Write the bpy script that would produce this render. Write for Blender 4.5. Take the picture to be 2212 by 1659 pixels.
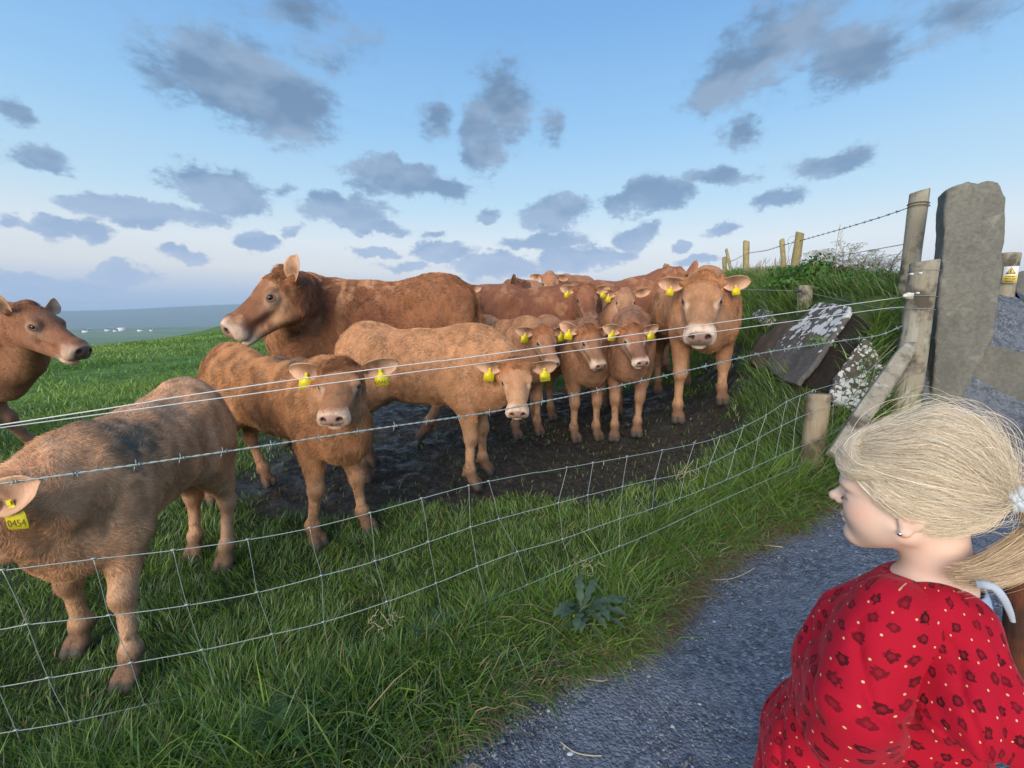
import bpy, math, random
import numpy as np
from mathutils import Vector, Matrix

random.seed(7)
RNG = np.random.default_rng(7)
SC = bpy.context.scene
for _o in list(bpy.data.objects):
    bpy.data.objects.remove(_o)
COL = SC.collection
PI = math.pi

# ------------------------------------------------------------------ camera
CAM_Z = 1.15
FPX = 950.0                      # focal length in pixels of a 2212 x 1659 frame
TILT = math.atan(161.0 / FPX)
cam_data = bpy.data.cameras.new('camera')
cam_data.sensor_width = 36.0
cam_data.lens = 36.0 * FPX / 2212.0
cam_data.clip_start = 0.05
cam_data.clip_end = 12000.0
cam = bpy.data.objects.new('camera', cam_data)
cam.location = (0, 0, CAM_Z)
cam.rotation_euler = (PI / 2 - TILT, 0, 0)
COL.objects.link(cam)
SC.camera = cam

# ------------------------------------------------------------------ colour management
SC.view_settings.view_transform = 'Standard'
SC.view_settings.look = 'None'
SC.view_settings.gamma = 1.0
SC.view_settings.use_curve_mapping = False
SC.view_settings.exposure = 0.36
SC.cycles.max_bounces = 6
SC.cycles.diffuse_bounces = 3
SC.cycles.transparent_max_bounces = 8
SC.cycles.volume_bounces = 1

# ------------------------------------------------------------------ light
SUN_EL, SUN_AZ = math.radians(20.0), math.radians(202.0)   # azimuth clockwise from +Y: behind the camera
sd = bpy.data.lights.new('sun', 'SUN')
sd.energy = 3.7
sd.angle = math.radians(55)
sd.color = (1.0, 0.84, 0.68)
sun = bpy.data.objects.new('sun', sd)
_sv = Vector((math.sin(SUN_AZ) * math.cos(SUN_EL), math.cos(SUN_AZ) * math.cos(SUN_EL), math.sin(SUN_EL)))
sun.rotation_euler = (-_sv).to_track_quat('-Z', 'Y').to_euler()
sun.location = _sv * 30
COL.objects.link(sun)

class NT:
    """small helper for node trees"""
    def __init__(self, tree):
        self.t = tree; self.n = tree.nodes; self.l = tree.links
    def new(self, typ, **kw):
        nd = self.n.new(typ)
        ins = kw.pop('ins', {})
        for k, v in kw.items():
            setattr(nd, k, v)
        for k, v in ins.items():
            if isinstance(v, bpy.types.NodeSocket):
                self.l.new(v, nd.inputs[k])
            else:
                nd.inputs[k].default_value = v
        return nd
    def math(self, op, a, b=None, c=None, clamp=False):
        nd = self.n.new('ShaderNodeMath'); nd.operation = op; nd.use_clamp = clamp
        for i, v in enumerate((a, b, c)):
            if v is None: continue
            if isinstance(v, bpy.types.NodeSocket): self.l.new(v, nd.inputs[i])
            else: nd.inputs[i].default_value = v
        return nd.outputs[0]
    def vmath(self, op, a, b=None, c=None):
        nd = self.n.new('ShaderNodeVectorMath'); nd.operation = op
        for i, v in enumerate((a, b, c)):
            if v is None: continue
            if isinstance(v, bpy.types.NodeSocket): self.l.new(v, nd.inputs[i])
            else: nd.inputs[i].default_value = v
        return nd.outputs['Value'] if op in ('LENGTH', 'DOT_PRODUCT', 'DISTANCE') else nd.outputs[0]
    def ramp(self, fac, stops, interp='LINEAR'):
        nd = self.n.new('ShaderNodeValToRGB'); nd.color_ramp.interpolation = interp
        el = nd.color_ramp.elements
        while len(el) > 1: el.remove(el[-1])
        for i, (p, c) in enumerate(stops):
            e = el[0] if i == 0 else el.new(p)
            e.position = p
            e.color = (c, c, c, 1) if isinstance(c, (int, float)) else (c[0], c[1], c[2], 1)
        self.l.new(fac, nd.inputs[0])
        return nd.outputs[0]
    def mix(self, fac, a, b, mode='MIX'):
        nd = self.n.new('ShaderNodeMix'); nd.data_type = 'RGBA'; nd.blend_type = mode
        for nm, v in ((0, fac), (6, a), (7, b)):
            if isinstance(v, bpy.types.NodeSocket): self.l.new(v, nd.inputs[nm])
            elif nm == 0: nd.inputs[0].default_value = v
            else: nd.inputs[nm].default_value = (v[0], v[1], v[2], 1)
        return nd.outputs[2]
    def noise(self, vec, scale, detail=3.0, rough=0.55, dist=0.0, out=0):
        nd = self.n.new('ShaderNodeTexNoise')
        nd.inputs['Scale'].default_value = scale; nd.inputs['Detail'].default_value = detail
        nd.inputs['Roughness'].default_value = rough; nd.inputs['Distortion'].default_value = dist
        if vec is not None: self.l.new(vec, nd.inputs['Vector'])
        return nd.outputs[out]

# ------------------------------------------------------------------ world: evening sky with low drifting clouds
world = bpy.data.worlds.new('World'); SC.world = world; world.use_nodes = True
w = NT(world.node_tree); w.n.clear()
geo = w.new('ShaderNodeTexCoord').outputs['Generated']
dirn = w.vmath('NORMALIZE', geo)
sep = w.new('ShaderNodeSeparateXYZ', ins={0: dirn})
el = w.math('ARCSINE', sep.outputs[2])
az = w.math('ARCTAN2', sep.outputs[0], sep.outputs[1])
el_n = w.math('MULTIPLY_ADD', el, 1.0 / 1.6, 0.06, clamp=True)     # -0.1 rad .. 1.5 rad
def eln(deg): return min(1, max(0, math.radians(deg) / 1.6 + 0.06))
grad = w.ramp(el_n, [
    (0.0, (.20, .30, .48)), (eln(-1), (.30, .42, .66)), (eln(1.5), (.40, .50, .72)), (eln(4.5), (.70, .71, .76)),
    (eln(7.5), (.73, .79, .84)), (eln(12), (.50, .71, .87)), (eln(20), (.31, .57, .87)), (eln(30), (.19, .42, .78)),
    (eln(45), (.14, .33, .68)), (1.0, (.11, .27, .60))])
nish = w.new('ShaderNodeTexSky', sky_type='NISHITA', sun_disc=False)
nish.sun_elevation = SUN_EL; nish.sun_rotation = SUN_AZ
nish.air_density = 1.0; nish.dust_density = 1.0; nish.ozone_density = 1.5
nsc = w.vmath('SCALE', nish.outputs[0]); nsc.node.inputs['Scale'].default_value = 0.09
skyc = w.mix(0.15, grad, nsc)
# cloud field in azimuth / elevation space
p0 = w.new('ShaderNodeCombineXYZ', ins={0: az, 1: el}).outputs[0]
wob = w.noise(dirn, 10.0, 6, 0.62, 0, out=1)
wobc = w.vmath('SUBTRACT', wob, (.5, .5, .5))
lift = w.math('MULTIPLY_ADD', el, 0.10, 0.07)
wobs = w.new('ShaderNodeVectorMath', operation='SCALE', ins={0: wobc, 'Scale': lift}).outputs[0]
p = w.vmath('ADD', p0, wobs)
CLOUDS = [  # u, v, half width, half height in the 2212 frame, density
    (500, 165, 185, 75, 1.0), (610, 220, 130, 75, 1.0), (420, 130, 110, 50, .8), (640, 30, 120, 40, .65), (720, 90, 110, 40, .5),
    (1085, 210, 66, 78, .9), (1045, 285, 44, 72, .85), (940, 258, 44, 34, .8), (1185, 285, 32, 40, .55),
    (1700, 70, 140, 65, .95), (1590, 150, 110, 60, .9), (1530, 200, 65, 45, .85), (1840, 110, 140, 62, .9), (1610, 275, 50, 30, .6), (2080, 30, 130, 55, .65),
    (25, 225, 50, 28, .55), (90, 330, 100, 30, .8), (40, 345, 70, 22, .6),
    (475, 410, 110, 45, 1.0), (300, 460, 135, 34, 1.0), (420, 465, 80, 24, .7), (130, 495, 70, 24, .9), (215, 505, 40, 24, .7), (545, 525, 45, 20, .9), (30, 480, 40, 20, .4),
    (860, 380, 120, 34, .95), (750, 455, 95, 32, 1.0), (955, 395, 60, 24, .8), (820, 490, 60, 16, .7), (630, 497, 32, 12, .6), (600, 410, 45, 20, .4),
    (1200, 455, 70, 32, .9), (1055, 462, 24, 16, .7), (1415, 420, 72, 36, 1.0), (1340, 440, 40, 22, .7), (1560, 375, 80, 24, .75), (1790, 365, 90, 32, .85),
    (1680, 432, 60, 18, .7), (1570, 495, 45, 20, .6), (1375, 508, 50, 26, 1.0), (950, 540, 70, 24, 1.0), (1175, 520, 90, 22, .85), (1070, 575, 100, 30, 1.0),
    (1240, 560, 90, 28, 1.0), (815, 545, 45, 12, .8), (1480, 535, 24, 10, .7), (1340, 548, 40, 12, .6), (1510, 565, 50, 12, .8), (880, 575, 60, 12, .7),
    (400, 555, 60, 16, .8), (240, 585, 55, 14, .8), (270, 600, 60, 18, .8), (150, 615, 110, 22, .8), (40, 610, 70, 30, .7), (330, 600, 60, 10, .4), (940, 500, 30, 8, .5),
]
acc = None
for (u, v, hw, hh, dn) in CLOUDS:
    x = (u - 1106) / FPX; yi = (829.5 - v) / FPX
    dx, dy, dz = x, math.cos(TILT) + yi * math.sin(TILT), -math.sin(TILT) + yi * math.cos(TILT)
    r = math.sqrt(dx * dx + dy * dy + dz * dz)
    ca, ce = math.atan2(dx, dy), math.asin(dz / r)
    ra = hw / FPX / (1 + x * x) * 1.12; re = hh / FPX / math.sqrt(1 + x * x) * 1.15
    q = w.vmath('MULTIPLY_ADD', p, (1 / ra, 1 / re, 0), (-ca / ra, -ce / re, 0))
    d = w.vmath('LENGTH', q)
    m = w.math('MULTIPLY_ADD', d, -dn * .9, dn * 1.0)
    acc = m if acc is None else w.math('SMOOTH_MAX', acc, m, 0.15)
n1 = w.noise(w.vmath('MULTIPLY', dirn, (1, 1, 2.0)), 17.0, 7, 0.66)
n2 = w.noise(w.vmath('MULTIPLY', dirn, (1, 1, 2.6)), 4.5, 6, 0.6)
# clouds elsewhere in the sky, outside the placed ones
behind = w.ramp(sep.outputs[1], [(0.0, 1.0), (0.35, 0.0)])
gen = w.math('MULTIPLY', w.ramp(n2, [(.50, 0.0), (.70, 1.0)]), behind)
dens = w.math('ADD', w.math('MULTIPLY_ADD', n1, 1.35, -0.74), w.math('MULTIPLY', acc, 1.10))
soft = w.ramp(el_n, [(eln(6), 0.30), (eln(18), 0.46), (eln(34), 0.85)])
cm = w.math('DIVIDE', dens, soft, clamp=True)
cm = w.math('MAXIMUM', cm, gen)
cm = w.math('SMOOTHSTEP', 0, 1, cm) if False else w.ramp(cm, [(0, 0.0), (.25, .12), (.7, .8), (1, 1.0)])
cmax = w.ramp(el_n, [(eln(1), .45), (eln(6), .80), (eln(16), .92), (eln(32), .90)])
cm = w.math('MULTIPLY', cm, cmax)
ccol = w.ramp(el_n, [(eln(1), (.27, .40, .66)), (eln(6), (.24, .36, .58)), (eln(14), (.165, .265, .43)), (eln(28), (.135, .215, .33)), (eln(40), (.135, .215, .33))])
n3 = w.noise(w.vmath('ADD', w.vmath('MULTIPLY', dirn, (1, 1, 2.0)), (.0, .0, .055)), 8.0, 3, 0.5)
n4 = w.noise(w.vmath('MULTIPLY', dirn, (1, 1, 2.0)), 8.0, 3, 0.5)
lit = w.math('MULTIPLY_ADD', w.math('SUBTRACT', n4, n3), 5.0, .40, clamp=True)
ccol = w.mix(w.math('MULTIPLY', lit, .34), ccol, (.46, .56, .72))
final = w.mix(cm, skyc, ccol)
bg = w.new('ShaderNodeBackground', ins={0: final, 1: .90})
wo = w.new('ShaderNodeOutputWorld', ins={0: bg.outputs[0]})
world.cycles.sampling_method = 'MANUAL'
world.cycles.sample_map_resolution = 512
# ------------------------------------------------------------------ geometry helpers
CT, ST = math.cos(TILT), math.sin(TILT)
def ray(u, v):
    x = (u - 1106) / FPX; yi = (829.5 - v) / FPX
    return np.array([x, CT + yi * ST, -ST + yi * CT])
def PY(u, v, Y):
    """the point of the place seen at (u, v) that lies at distance Y ahead"""
    d = ray(u, v)
    return np.array([0, 0, CAM_Z]) + d * (Y / d[1])
def sstep(a, b, x):
    t = np.clip((np.asarray(x, float) - a) / (b - a), 0, 1)
    return t * t * (3 - 2 * t)
def _hash(ix, iy, iz, seed):
    h = (ix.astype(np.int64) * 374761393 + iy.astype(np.int64) * 668265263 + iz.astype(np.int64) * 2147483647 + seed * 1274126177) & 0xffffffff
    h = ((h ^ (h >> 13)) * 1274126177) & 0xffffffff
    h = (h ^ (h >> 16)) & 0xffff
    return h / 65535.0
def vnoise(P, scale=1.0, seed=0, octaves=1):
    """value noise 0..1 at points P (n,3)"""
    P = np.asarray(P, float) * scale
    tot = 0; amp = 1; norm = 0
    for o in range(octaves):
        i = np.floor(P).astype(np.int64); f = P - i; f = f * f * (3 - 2 * f)
        r = 0
        for dx in (0, 1):
            wx = f[:, 0] if dx else 1 - f[:, 0]
            for dy in (0, 1):
                wy = f[:, 1] if dy else 1 - f[:, 1]
                for dz in (0, 1):
                    wz = f[:, 2] if dz else 1 - f[:, 2]
                    r = r + wx * wy * wz * _hash(i[:, 0] + dx, i[:, 1] + dy, i[:, 2] + dz, seed + o)
        tot = tot + amp * r; norm += amp; amp *= .5; P = P * 2.03 + 17.3
    return tot / norm
def n2d(x, y, scale, seed=0, octaves=1):
    x = np.asarray(x, float); y = np.asarray(y, float)
    x, y = np.broadcast_arrays(x, y)
    P = np.stack([x.ravel(), y.ravel(), np.zeros(x.size)], 1)
    return vnoise(P, scale, seed, octaves).reshape(x.shape)

# ---- terrain
BA, BB = np.array([2.75, 2.9]), np.array([4.4, 9.0])
BD = (BB - BA) / np.linalg.norm(BB - BA); BN = np.array([-BD[1], BD[0]])   # BN points to the field side
def base_h(x):
    t = np.maximum(0, x - .6)
    return .19 * (np.sqrt(t * t + .04) - .2) * (x > -5) + 0 * x
def height(x, y, detail=True):
    x = np.asarray(x, float); y = np.asarray(y, float)
    r = np.sqrt(x * x + y * y)
    b = np.minimum(base_h(x), .80)
    sdv = (x - BA[0]) * BN[0] + (y - BA[1]) * BN[1]
    crest = 1.24 + .088 * np.clip(y - 3, 0, 9)
    prof = sstep(1.35, .1, sdv) * sstep(-1.5, -.8, sdv) * sstep(2.55, 3.25, y) * sstep(40, 14, y)
    z = b + (crest - b) * prof
    z = z - .065 * sstep(1.3, .4, x) * sstep(2.7, 1.7, y)
    # the lane beyond climbs a little
    z = z + .060 * np.clip(y - 3.4, 0, 6) * sstep(-.5, -1.4, sdv) * sstep(1.2, 2.2, x)
    a = x / np.maximum(y, .5)
    t = np.clip((-.66 - a) / .3, 0, 1)
    c2 = .00036 * (1 - t) + .0026 * t
    far = sstep(0, 3, y)
    fall = -c2 * np.maximum(0, y - 6) ** 2 * far - .002 * np.maximum(0, r - 12) ** 2 * (y < 0)
    low = -40 + 0 * x
    z = z * sstep(60, 20, r) + np.maximum(fall, -60)
    z = np.maximum(z, low) if z.shape else max(z, -40)
    if detail:
        far_h = -40 - 45 * sstep(1330, 1500, r)
        azd = np.degrees(np.arctan2(x, y))
        top = -16 + 52 * sstep(-48, -28, azd) + 30 * sstep(-28, 20, azd) + 9 * n2d(azd / 6, azd * 0, 1, 5, 3)
        hill = sstep(2500, 3700, r)
        far_h = far_h + (top + 85) * hill
        farz = np.where(r > 700, far_h + 3.0 * (n2d(x, y, 1 / 130., 9, 3) - .5), z)
        z = np.where(r > 700, farz, z)
        mid = sstep(9, 14, r) * (r < 300)
        z = z + mid * .10 * (n2d(x, y, .5, 3, 2) - .5)
        near = (r < 14)
        z = z + near * (.05 * (n2d(x, y, 1.3, 4, 2) - .5)) * sstep(.8, 1.6, r)
    return z
FEN0 = np.array([-1.41, 1.03]); FSL = 0.43
def fence_y(x): return FEN0[1] + FSL * (x - FEN0[0])
PATH_PTS = [(-3.3, -.6), (-1.7, .27), (-.80, .66), (-.31, .95), (0, 1.21), (.44, 1.43), (.72, 1.66), (.98, 1.82), (1.3, 1.98), (1.60, 2.12), (2.1, 2.36), (2.5, 2.55), (2.68, 2.92), (3.3, 3.2), (3.9, 4.0), (5.2, 8), (7, 16)]
def path_edge_y(x):
    return np.interp(x, [q[0] for q in PATH_PTS], [q[1] for q in PATH_PTS])
def edge_wob(x): return .16 * (n2d(x, 0 * x, 2.1, 21, 2) - .5) + .07 * (n2d(x, 0 * x, 8.0, 23, 2) - .5)
def path_mask(x, y):
    e = path_edge_y(x) + edge_wob(x)
    return sstep(.05, -.05, y - e)
def mud_mask(x, y):
    q = ((x - .15) / 2.15) ** 2 + ((y - 4.35) / 1.75) ** 2
    q = np.minimum(q, ((x + 1.15) / .75) ** 2 + ((y - 2.95) / .62) ** 2)
    q = np.minimum(q, ((x + .1) / .9) ** 2 + ((y - 3.1) / .55) ** 2)
    return sstep(1.25, .75, q + 1.5 * (n2d(x, y, 2.6, 31, 4) - .5))
def gz(x, y): return float(height(np.array([float(x)]), np.array([float(y)]))[0])
def G(u, v):
    """where the line of sight through (u, v) meets the ground"""
    d = ray(u, v)
    s = np.linspace(.3, 12, 2400)
    pts = np.array([0, 0, CAM_Z])[None] + d[None] * s[:, None]
    hh = height(pts[:, 0], pts[:, 1])
    k = np.argmax(pts[:, 2] < hh)
    return pts[k] if (pts[:, 2] < hh).any() else pts[-1]
def FP(u, v, off=0.0):
    """where the line of sight meets the fence plane"""
    d = ray(u, v)
    c = FEN0[1] - FSL * FEN0[0] + off
    s = c / (d[1] - FSL * d[0])
    return np.array([0, 0, CAM_Z]) + d * s

# ---- meshes
def mesh_from(name, verts, faces, mat=None, smooth=True, cols=None, parent=None, mats=None, midx=None):
    """faces: (n,4) / (n,3) int array, or a list of such arrays, or a list of tuples"""
    me = bpy.data.meshes.new(name)
    verts = np.asarray(verts, np.float32).reshape(-1, 3)
    if isinstance(faces, np.ndarray): faces = [faces]
    if faces and isinstance(faces[0], np.ndarray):
        tot = np.concatenate([np.full(len(f), f.shape[1], np.int32) for f in faces])
        idx = np.concatenate([f.ravel() for f in faces]).astype(np.int32)
    else:
        tot = np.array([len(f) for f in faces], np.int32)
        idx = np.array([i for f in faces for i in f], np.int32)
    me.vertices.add(len(verts)); me.vertices.foreach_set('co', verts.ravel())
    me.loops.add(len(idx)); me.loops.foreach_set('vertex_index', idx)
    me.polygons.add(len(tot))
    start = np.concatenate([[0], np.cumsum(tot)[:-1]]).astype(np.int32)
    me.polygons.foreach_set('loop_start', start)
    me.polygons.foreach_set('loop_total', tot)
    if smooth: me.polygons.foreach_set('use_smooth', np.ones(len(tot), bool))
    for m in (mats or ([mat] if mat else [])): me.materials.append(m)
    if midx is not None: me.polygons.foreach_set('material_index', np.asarray(midx, np.int32))
    me.update(calc_edges=True)
    me.validate()
    if cols is not None:
        for nm, c in cols.items():
            c = np.asarray(c, np.float32)
            if c.shape[1] == 3: c = np.concatenate([c, np.ones((len(c), 1), np.float32)], 1)
            at = me.attributes.new(nm, 'FLOAT_COLOR', 'POINT')
            at.data.foreach_set('color', c.ravel())
    o = bpy.data.objects.new(name, me); COL.objects.link(o)
    if parent is not None: o.parent = parent
    return o
def empty(name, loc=(0, 0, 0), rz=0.0):
    o = bpy.data.objects.new(name, None); COL.objects.link(o)
    o.empty_display_size = .1
    o.location = loc; o.rotation_euler = (0, 0, rz)
    return o
def tag(o, label=None, cat=None, group=None, kind=None):
    if label: o['label'] = label
    if cat: o['category'] = cat
    if group: o['group'] = group
    if kind: o['kind'] = kind
    return o
class MB:
    """collects simple shapes, builds one mesh"""
    def __init__(self): self.v = []; self.f = []; self.n = 0; self.c = []
    def add(self, verts, faces, col=None):
        verts = np.asarray(verts, float).reshape(-1, 3)
        self.v.append(verts); self.f += [tuple(int(i) + self.n for i in f) for f in faces]; self.n += len(verts)
        if col is not None: self.c.append(np.tile(np.asarray(col, float), (len(verts), 1)))
    def tube(self, pts, rad, sides=6, cap=True, closed=False):
        pts = np.asarray(pts, float); n = len(pts)
        rad = np.broadcast_to(np.asarray(rad, float), (n,))
        tang = np.gradient(pts, axis=0); tang /= np.linalg.norm(tang, axis=1, keepdims=True) + 1e-12
        ref = np.array([0, 0, 1.]) if abs(tang[0][2]) < .9 else np.array([1., 0, 0])
        a = np.cross(tang, ref); a /= np.linalg.norm(a, axis=1, keepdims=True) + 1e-12
        b = np.cross(tang, a)
        th = np.arange(sides) * 2 * PI / sides
        ring = pts[:, None] + rad[:, None, None] * (np.cos(th)[None, :, None] * a[:, None] + np.sin(th)[None, :, None] * b[:, None])
        fs = []
        for i in range(n - 1):
            for j in range(sides):
                k = (j + 1) % sides
                fs.append((i * sides + j, i * sides + k, (i + 1) * sides + k, (i + 1) * sides + j))
        if cap:
            fs.append(tuple(range(sides))[::-1]); fs.append(tuple((n - 1) * sides + j for j in range(sides)))
        self.add(ring.reshape(-1, 3), fs)
    def box(self, c, s, R=None):
        v = np.array([[x, y, z] for x in (-.5, .5) for y in (-.5, .5) for z in (-.5, .5)]) * np.asarray(s)
        if R is not None: v = v @ np.asarray(R).T
        self.add(v + np.asarray(c), [(0, 1, 3, 2), (4, 6, 7, 5), (0, 4, 5, 1), (2, 3, 7, 6), (0, 2, 6, 4), (1, 5, 7, 3)])
    def build(self, name, mat, parent=None, smooth=True, bevel=0):
        o = mesh_from(name, np.concatenate(self.v), self.f, mat, smooth, parent=parent)
        if bevel:
            m = o.modifiers.new('bevel', 'BEVEL'); m.width = bevel; m.segments = 2; m.limit_method = 'ANGLE'
        return o
def smooth_path(pts, n=8):
    """Catmull-Rom through pts"""
    pts = np.asarray(pts, float)
    P = np.vstack([2 * pts[0] - pts[1], pts, 2 * pts[-1] - pts[-2]])
    out = []
    t = np.linspace(0, 1, n, endpoint=False)[:, None]
    for i in range(1, len(P) - 2):
        a, b, c, d = P[i - 1], P[i], P[i + 1], P[i + 2]
        out.append(.5 * ((2 * b) + (-a + c) * t + (2 * a - 5 * b + 4 * c - d) * t ** 2 + (-a + 3 * b - 3 * c + d) * t ** 3))
    out.append(P[-2][None])
    return np.vstack(out)

# ---- signed distance volumes turned into one continuous skin
class Vol:
    def __init__(self, xs, ys, zs):
        self.x, self.y, self.z = [np.asarray(a, np.float32) for a in (xs, ys, zs)]
        self.D = np.full((len(xs), len(ys), len(zs)), .4, np.float32)
    def _sl(self, lo, hi):
        s = []
        for ax, l, h in zip((self.x, self.y, self.z), lo, hi):
            i0 = max(0, np.searchsorted(ax, l) - 1); i1 = min(len(ax), np.searchsorted(ax, h) + 1)
            if i1 <= i0: return None
            s.append(slice(i0, i1))
        return tuple(s)
    def _comb(self, sl, d, k, sub):
        A = self.D[sl]
        if sub:
            d = -d
            h = np.maximum(k - np.abs(A - d), 0) / k
            self.D[sl] = np.maximum(A, d) + h * h * k * .25
        else:
            h = np.maximum(k - np.abs(A - d), 0) / k
            self.D[sl] = np.minimum(A, d) - h * h * k * .25
    def cone(self, a, b, ra, rb, k=.03, sub=False, sq=None):
        """tapered capsule; sq = (axis vector, factor) squashes it along an axis"""
        a = np.asarray(a, np.float32); b = np.asarray(b, np.float32)
        m = max(ra, rb) * (max(1, sq[1]) if sq else 1) + k + .02
        sl = self._sl(np.minimum(a, b) - m, np.maximum(a, b) + m)
        if sl is None: return
        X = self.x[sl[0]][:, None, None] - a[0]; Y = self.y[sl[1]][None, :, None] - a[1]; Z = self.z[sl[2]][None, None, :] - a[2]
        ba = b - a; L = float(ba @ ba) + 1e-9
        t = np.clip((X * ba[0] + Y * ba[1] + Z * ba[2]) / L, 0, 1)
        dx, dy, dz = X - t * ba[0], Y - t * ba[1], Z - t * ba[2]
        if sq:
            ax = np.asarray(sq[0], np.float32); f = sq[1]
            q = dx * ax[0] + dy * ax[1] + dz * ax[2]
            g = (1 / f - 1)
            dx, dy, dz = dx + ax[0] * q * g, dy + ax[1] * q * g, dz + ax[2] * q * g
        d = np.sqrt(dx * dx + dy * dy + dz * dz) - (ra + (rb - ra) * t)
        if sq and sq[1] < 1: d = d * (.5 + .5 * sq[1])
        self._comb(sl, d.astype(np.float32), k, sub)
    def ell(self, c, r, R=None, k=.03, sub=False):
        c = np.asarray(c, np.float32); r = np.asarray(r, np.float32)
        if R is None: R = np.eye(3, dtype=np.float32)
        R = np.asarray(R, np.float32)
        ext = np.abs(R) @ r + k + .02
        sl = self._sl(c - ext, c + ext)
        if sl is None: return
        X = self.x[sl[0]][:, None, None] - c[0]; Y = self.y[sl[1]][None, :, None] - c[1]; Z = self.z[sl[2]][None, None, :] - c[2]
        q = [X * R[0, i] + Y * R[1, i] + Z * R[2, i] for i in range(3)]
        k0 = np.sqrt((q[0] / r[0]) ** 2 + (q[1] / r[1]) ** 2 + (q[2] / r[2]) ** 2) + 1e-6
        k1 = np.sqrt((q[0] / r[0] ** 2) ** 2 + (q[1] / r[1] ** 2) ** 2 + (q[2] / r[2] ** 2) ** 2) + 1e-6
        self._comb(sl, (k0 * (k0 - 1) / k1).astype(np.float32), k, sub)
    def mesh(self):
        D = self.D; S = D < 0
        nx, ny, nz = D.shape
        def c8(A): return [A[i:nx - 1 + i, j:ny - 1 + j, k:nz - 1 + k] for i in (0, 1) for j in (0, 1) for k in (0, 1)]
        s = c8(S); cnt = sum(a.astype(np.int8) for a in s)
        act = np.argwhere((cnt > 0) & (cnt < 8))
        I, J, K = act.T
        vid = np.full((nx - 1, ny - 1, nz - 1), -1, np.int32); vid[I, J, K] = np.arange(len(act))
        corner = [(i, j, k) for i in (0, 1) for j in (0, 1) for k in (0, 1)]
        val = [D[I + i, J + j, K + k] for (i, j, k) in corner]
        acc = np.zeros((len(act), 3)); n = np.zeros(len(act))
        for a in range(8):
            for b in range(a + 1, 8):
                df = [corner[b][t] - corner[a][t] for t in range(3)]
                if sum(abs(q) for q in df) != 1: continue
                va, vb = val[a], val[b]
                cr = (va < 0) != (vb < 0)
                t = np.where(cr, va / np.where(cr, va - vb, 1), 0)
                for ax in range(3):
                    acc[:, ax] += np.where(cr, corner[a][ax] + t * df[ax], 0)
                n += cr
        pos = acc / n[:, None] + act
        V = np.stack([np.interp(pos[:, 0], np.arange(nx), self.x), np.interp(pos[:, 1], np.arange(ny), self.y), np.interp(pos[:, 2], np.arange(nz), self.z)], 1)
        quads = []
        E = np.argwhere(S[:-1, 1:-1, 1:-1] != S[1:, 1:-1, 1:-1]) + np.array([0, 1, 1])
        i, j, k = E.T; q = np.stack([vid[i, j - 1, k - 1], vid[i, j, k - 1], vid[i, j, k], vid[i, j - 1, k]], 1)
        fl = S[i, j, k]; q[~fl] = q[~fl][:, ::-1]; quads.append(q)
        E = np.argwhere(S[1:-1, :-1, 1:-1] != S[1:-1, 1:, 1:-1]) + np.array([1, 0, 1])
        i, j, k = E.T; q = np.stack([vid[i - 1, j, k - 1], vid[i - 1, j, k], vid[i, j, k], vid[i, j, k - 1]], 1)
        fl = S[i, j, k]; q[~fl] = q[~fl][:, ::-1]; quads.append(q)
        E = np.argwhere(S[1:-1, 1:-1, :-1] != S[1:-1, 1:-1, 1:]) + np.array([1, 1, 0])
        i, j, k = E.T; q = np.stack([vid[i - 1, j - 1, k], vid[i, j - 1, k], vid[i, j, k], vid[i - 1, j, k]], 1)
        fl = S[i, j, k]; q[~fl] = q[~fl][:, ::-1]; quads.append(q)
        F = np.concatenate(quads); F = F[(F >= 0).all(1)]
        return V, F
def relax(V, F, it=2, lam=.5):
    a = F.ravel(); b = np.roll(F, -1, 1).ravel()
    n = len(V); deg = np.bincount(a, minlength=n) + np.bincount(b, minlength=n)
    deg = np.maximum(deg, 1)[:, None]
    for _ in range(it):
        for l in (lam, -lam * 1.04):
            s = np.stack([np.bincount(a, V[b, c], n) + np.bincount(b, V[a, c], n) for c in range(3)], 1) / deg
            V = V + l * (s - V)
    return V
def vnormals(V, F):
    fn = np.cross(V[F[:, 2]] - V[F[:, 0]], V[F[:, 3]] - V[F[:, 1]])
    N = np.zeros_like(V)
    for c in range(4):
        for ax in range(3): N[:, ax] += np.bincount(F[:, c], fn[:, ax], len(V))
    return N / (np.linalg.norm(N, axis=1, keepdims=True) + 1e-12)
def gridaxis(lo, hi, coarse, fine_ranges):
    """axis with coarse spacing and finer spacing inside the given ranges"""
    out = [lo]; x = lo
    while x < hi:
        st = coarse
        for (a, b, f) in fine_ranges:
            if a - .01 <= x <= b: st = min(st, f)
        x += st; out.append(x)
    return np.array(out)

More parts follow.
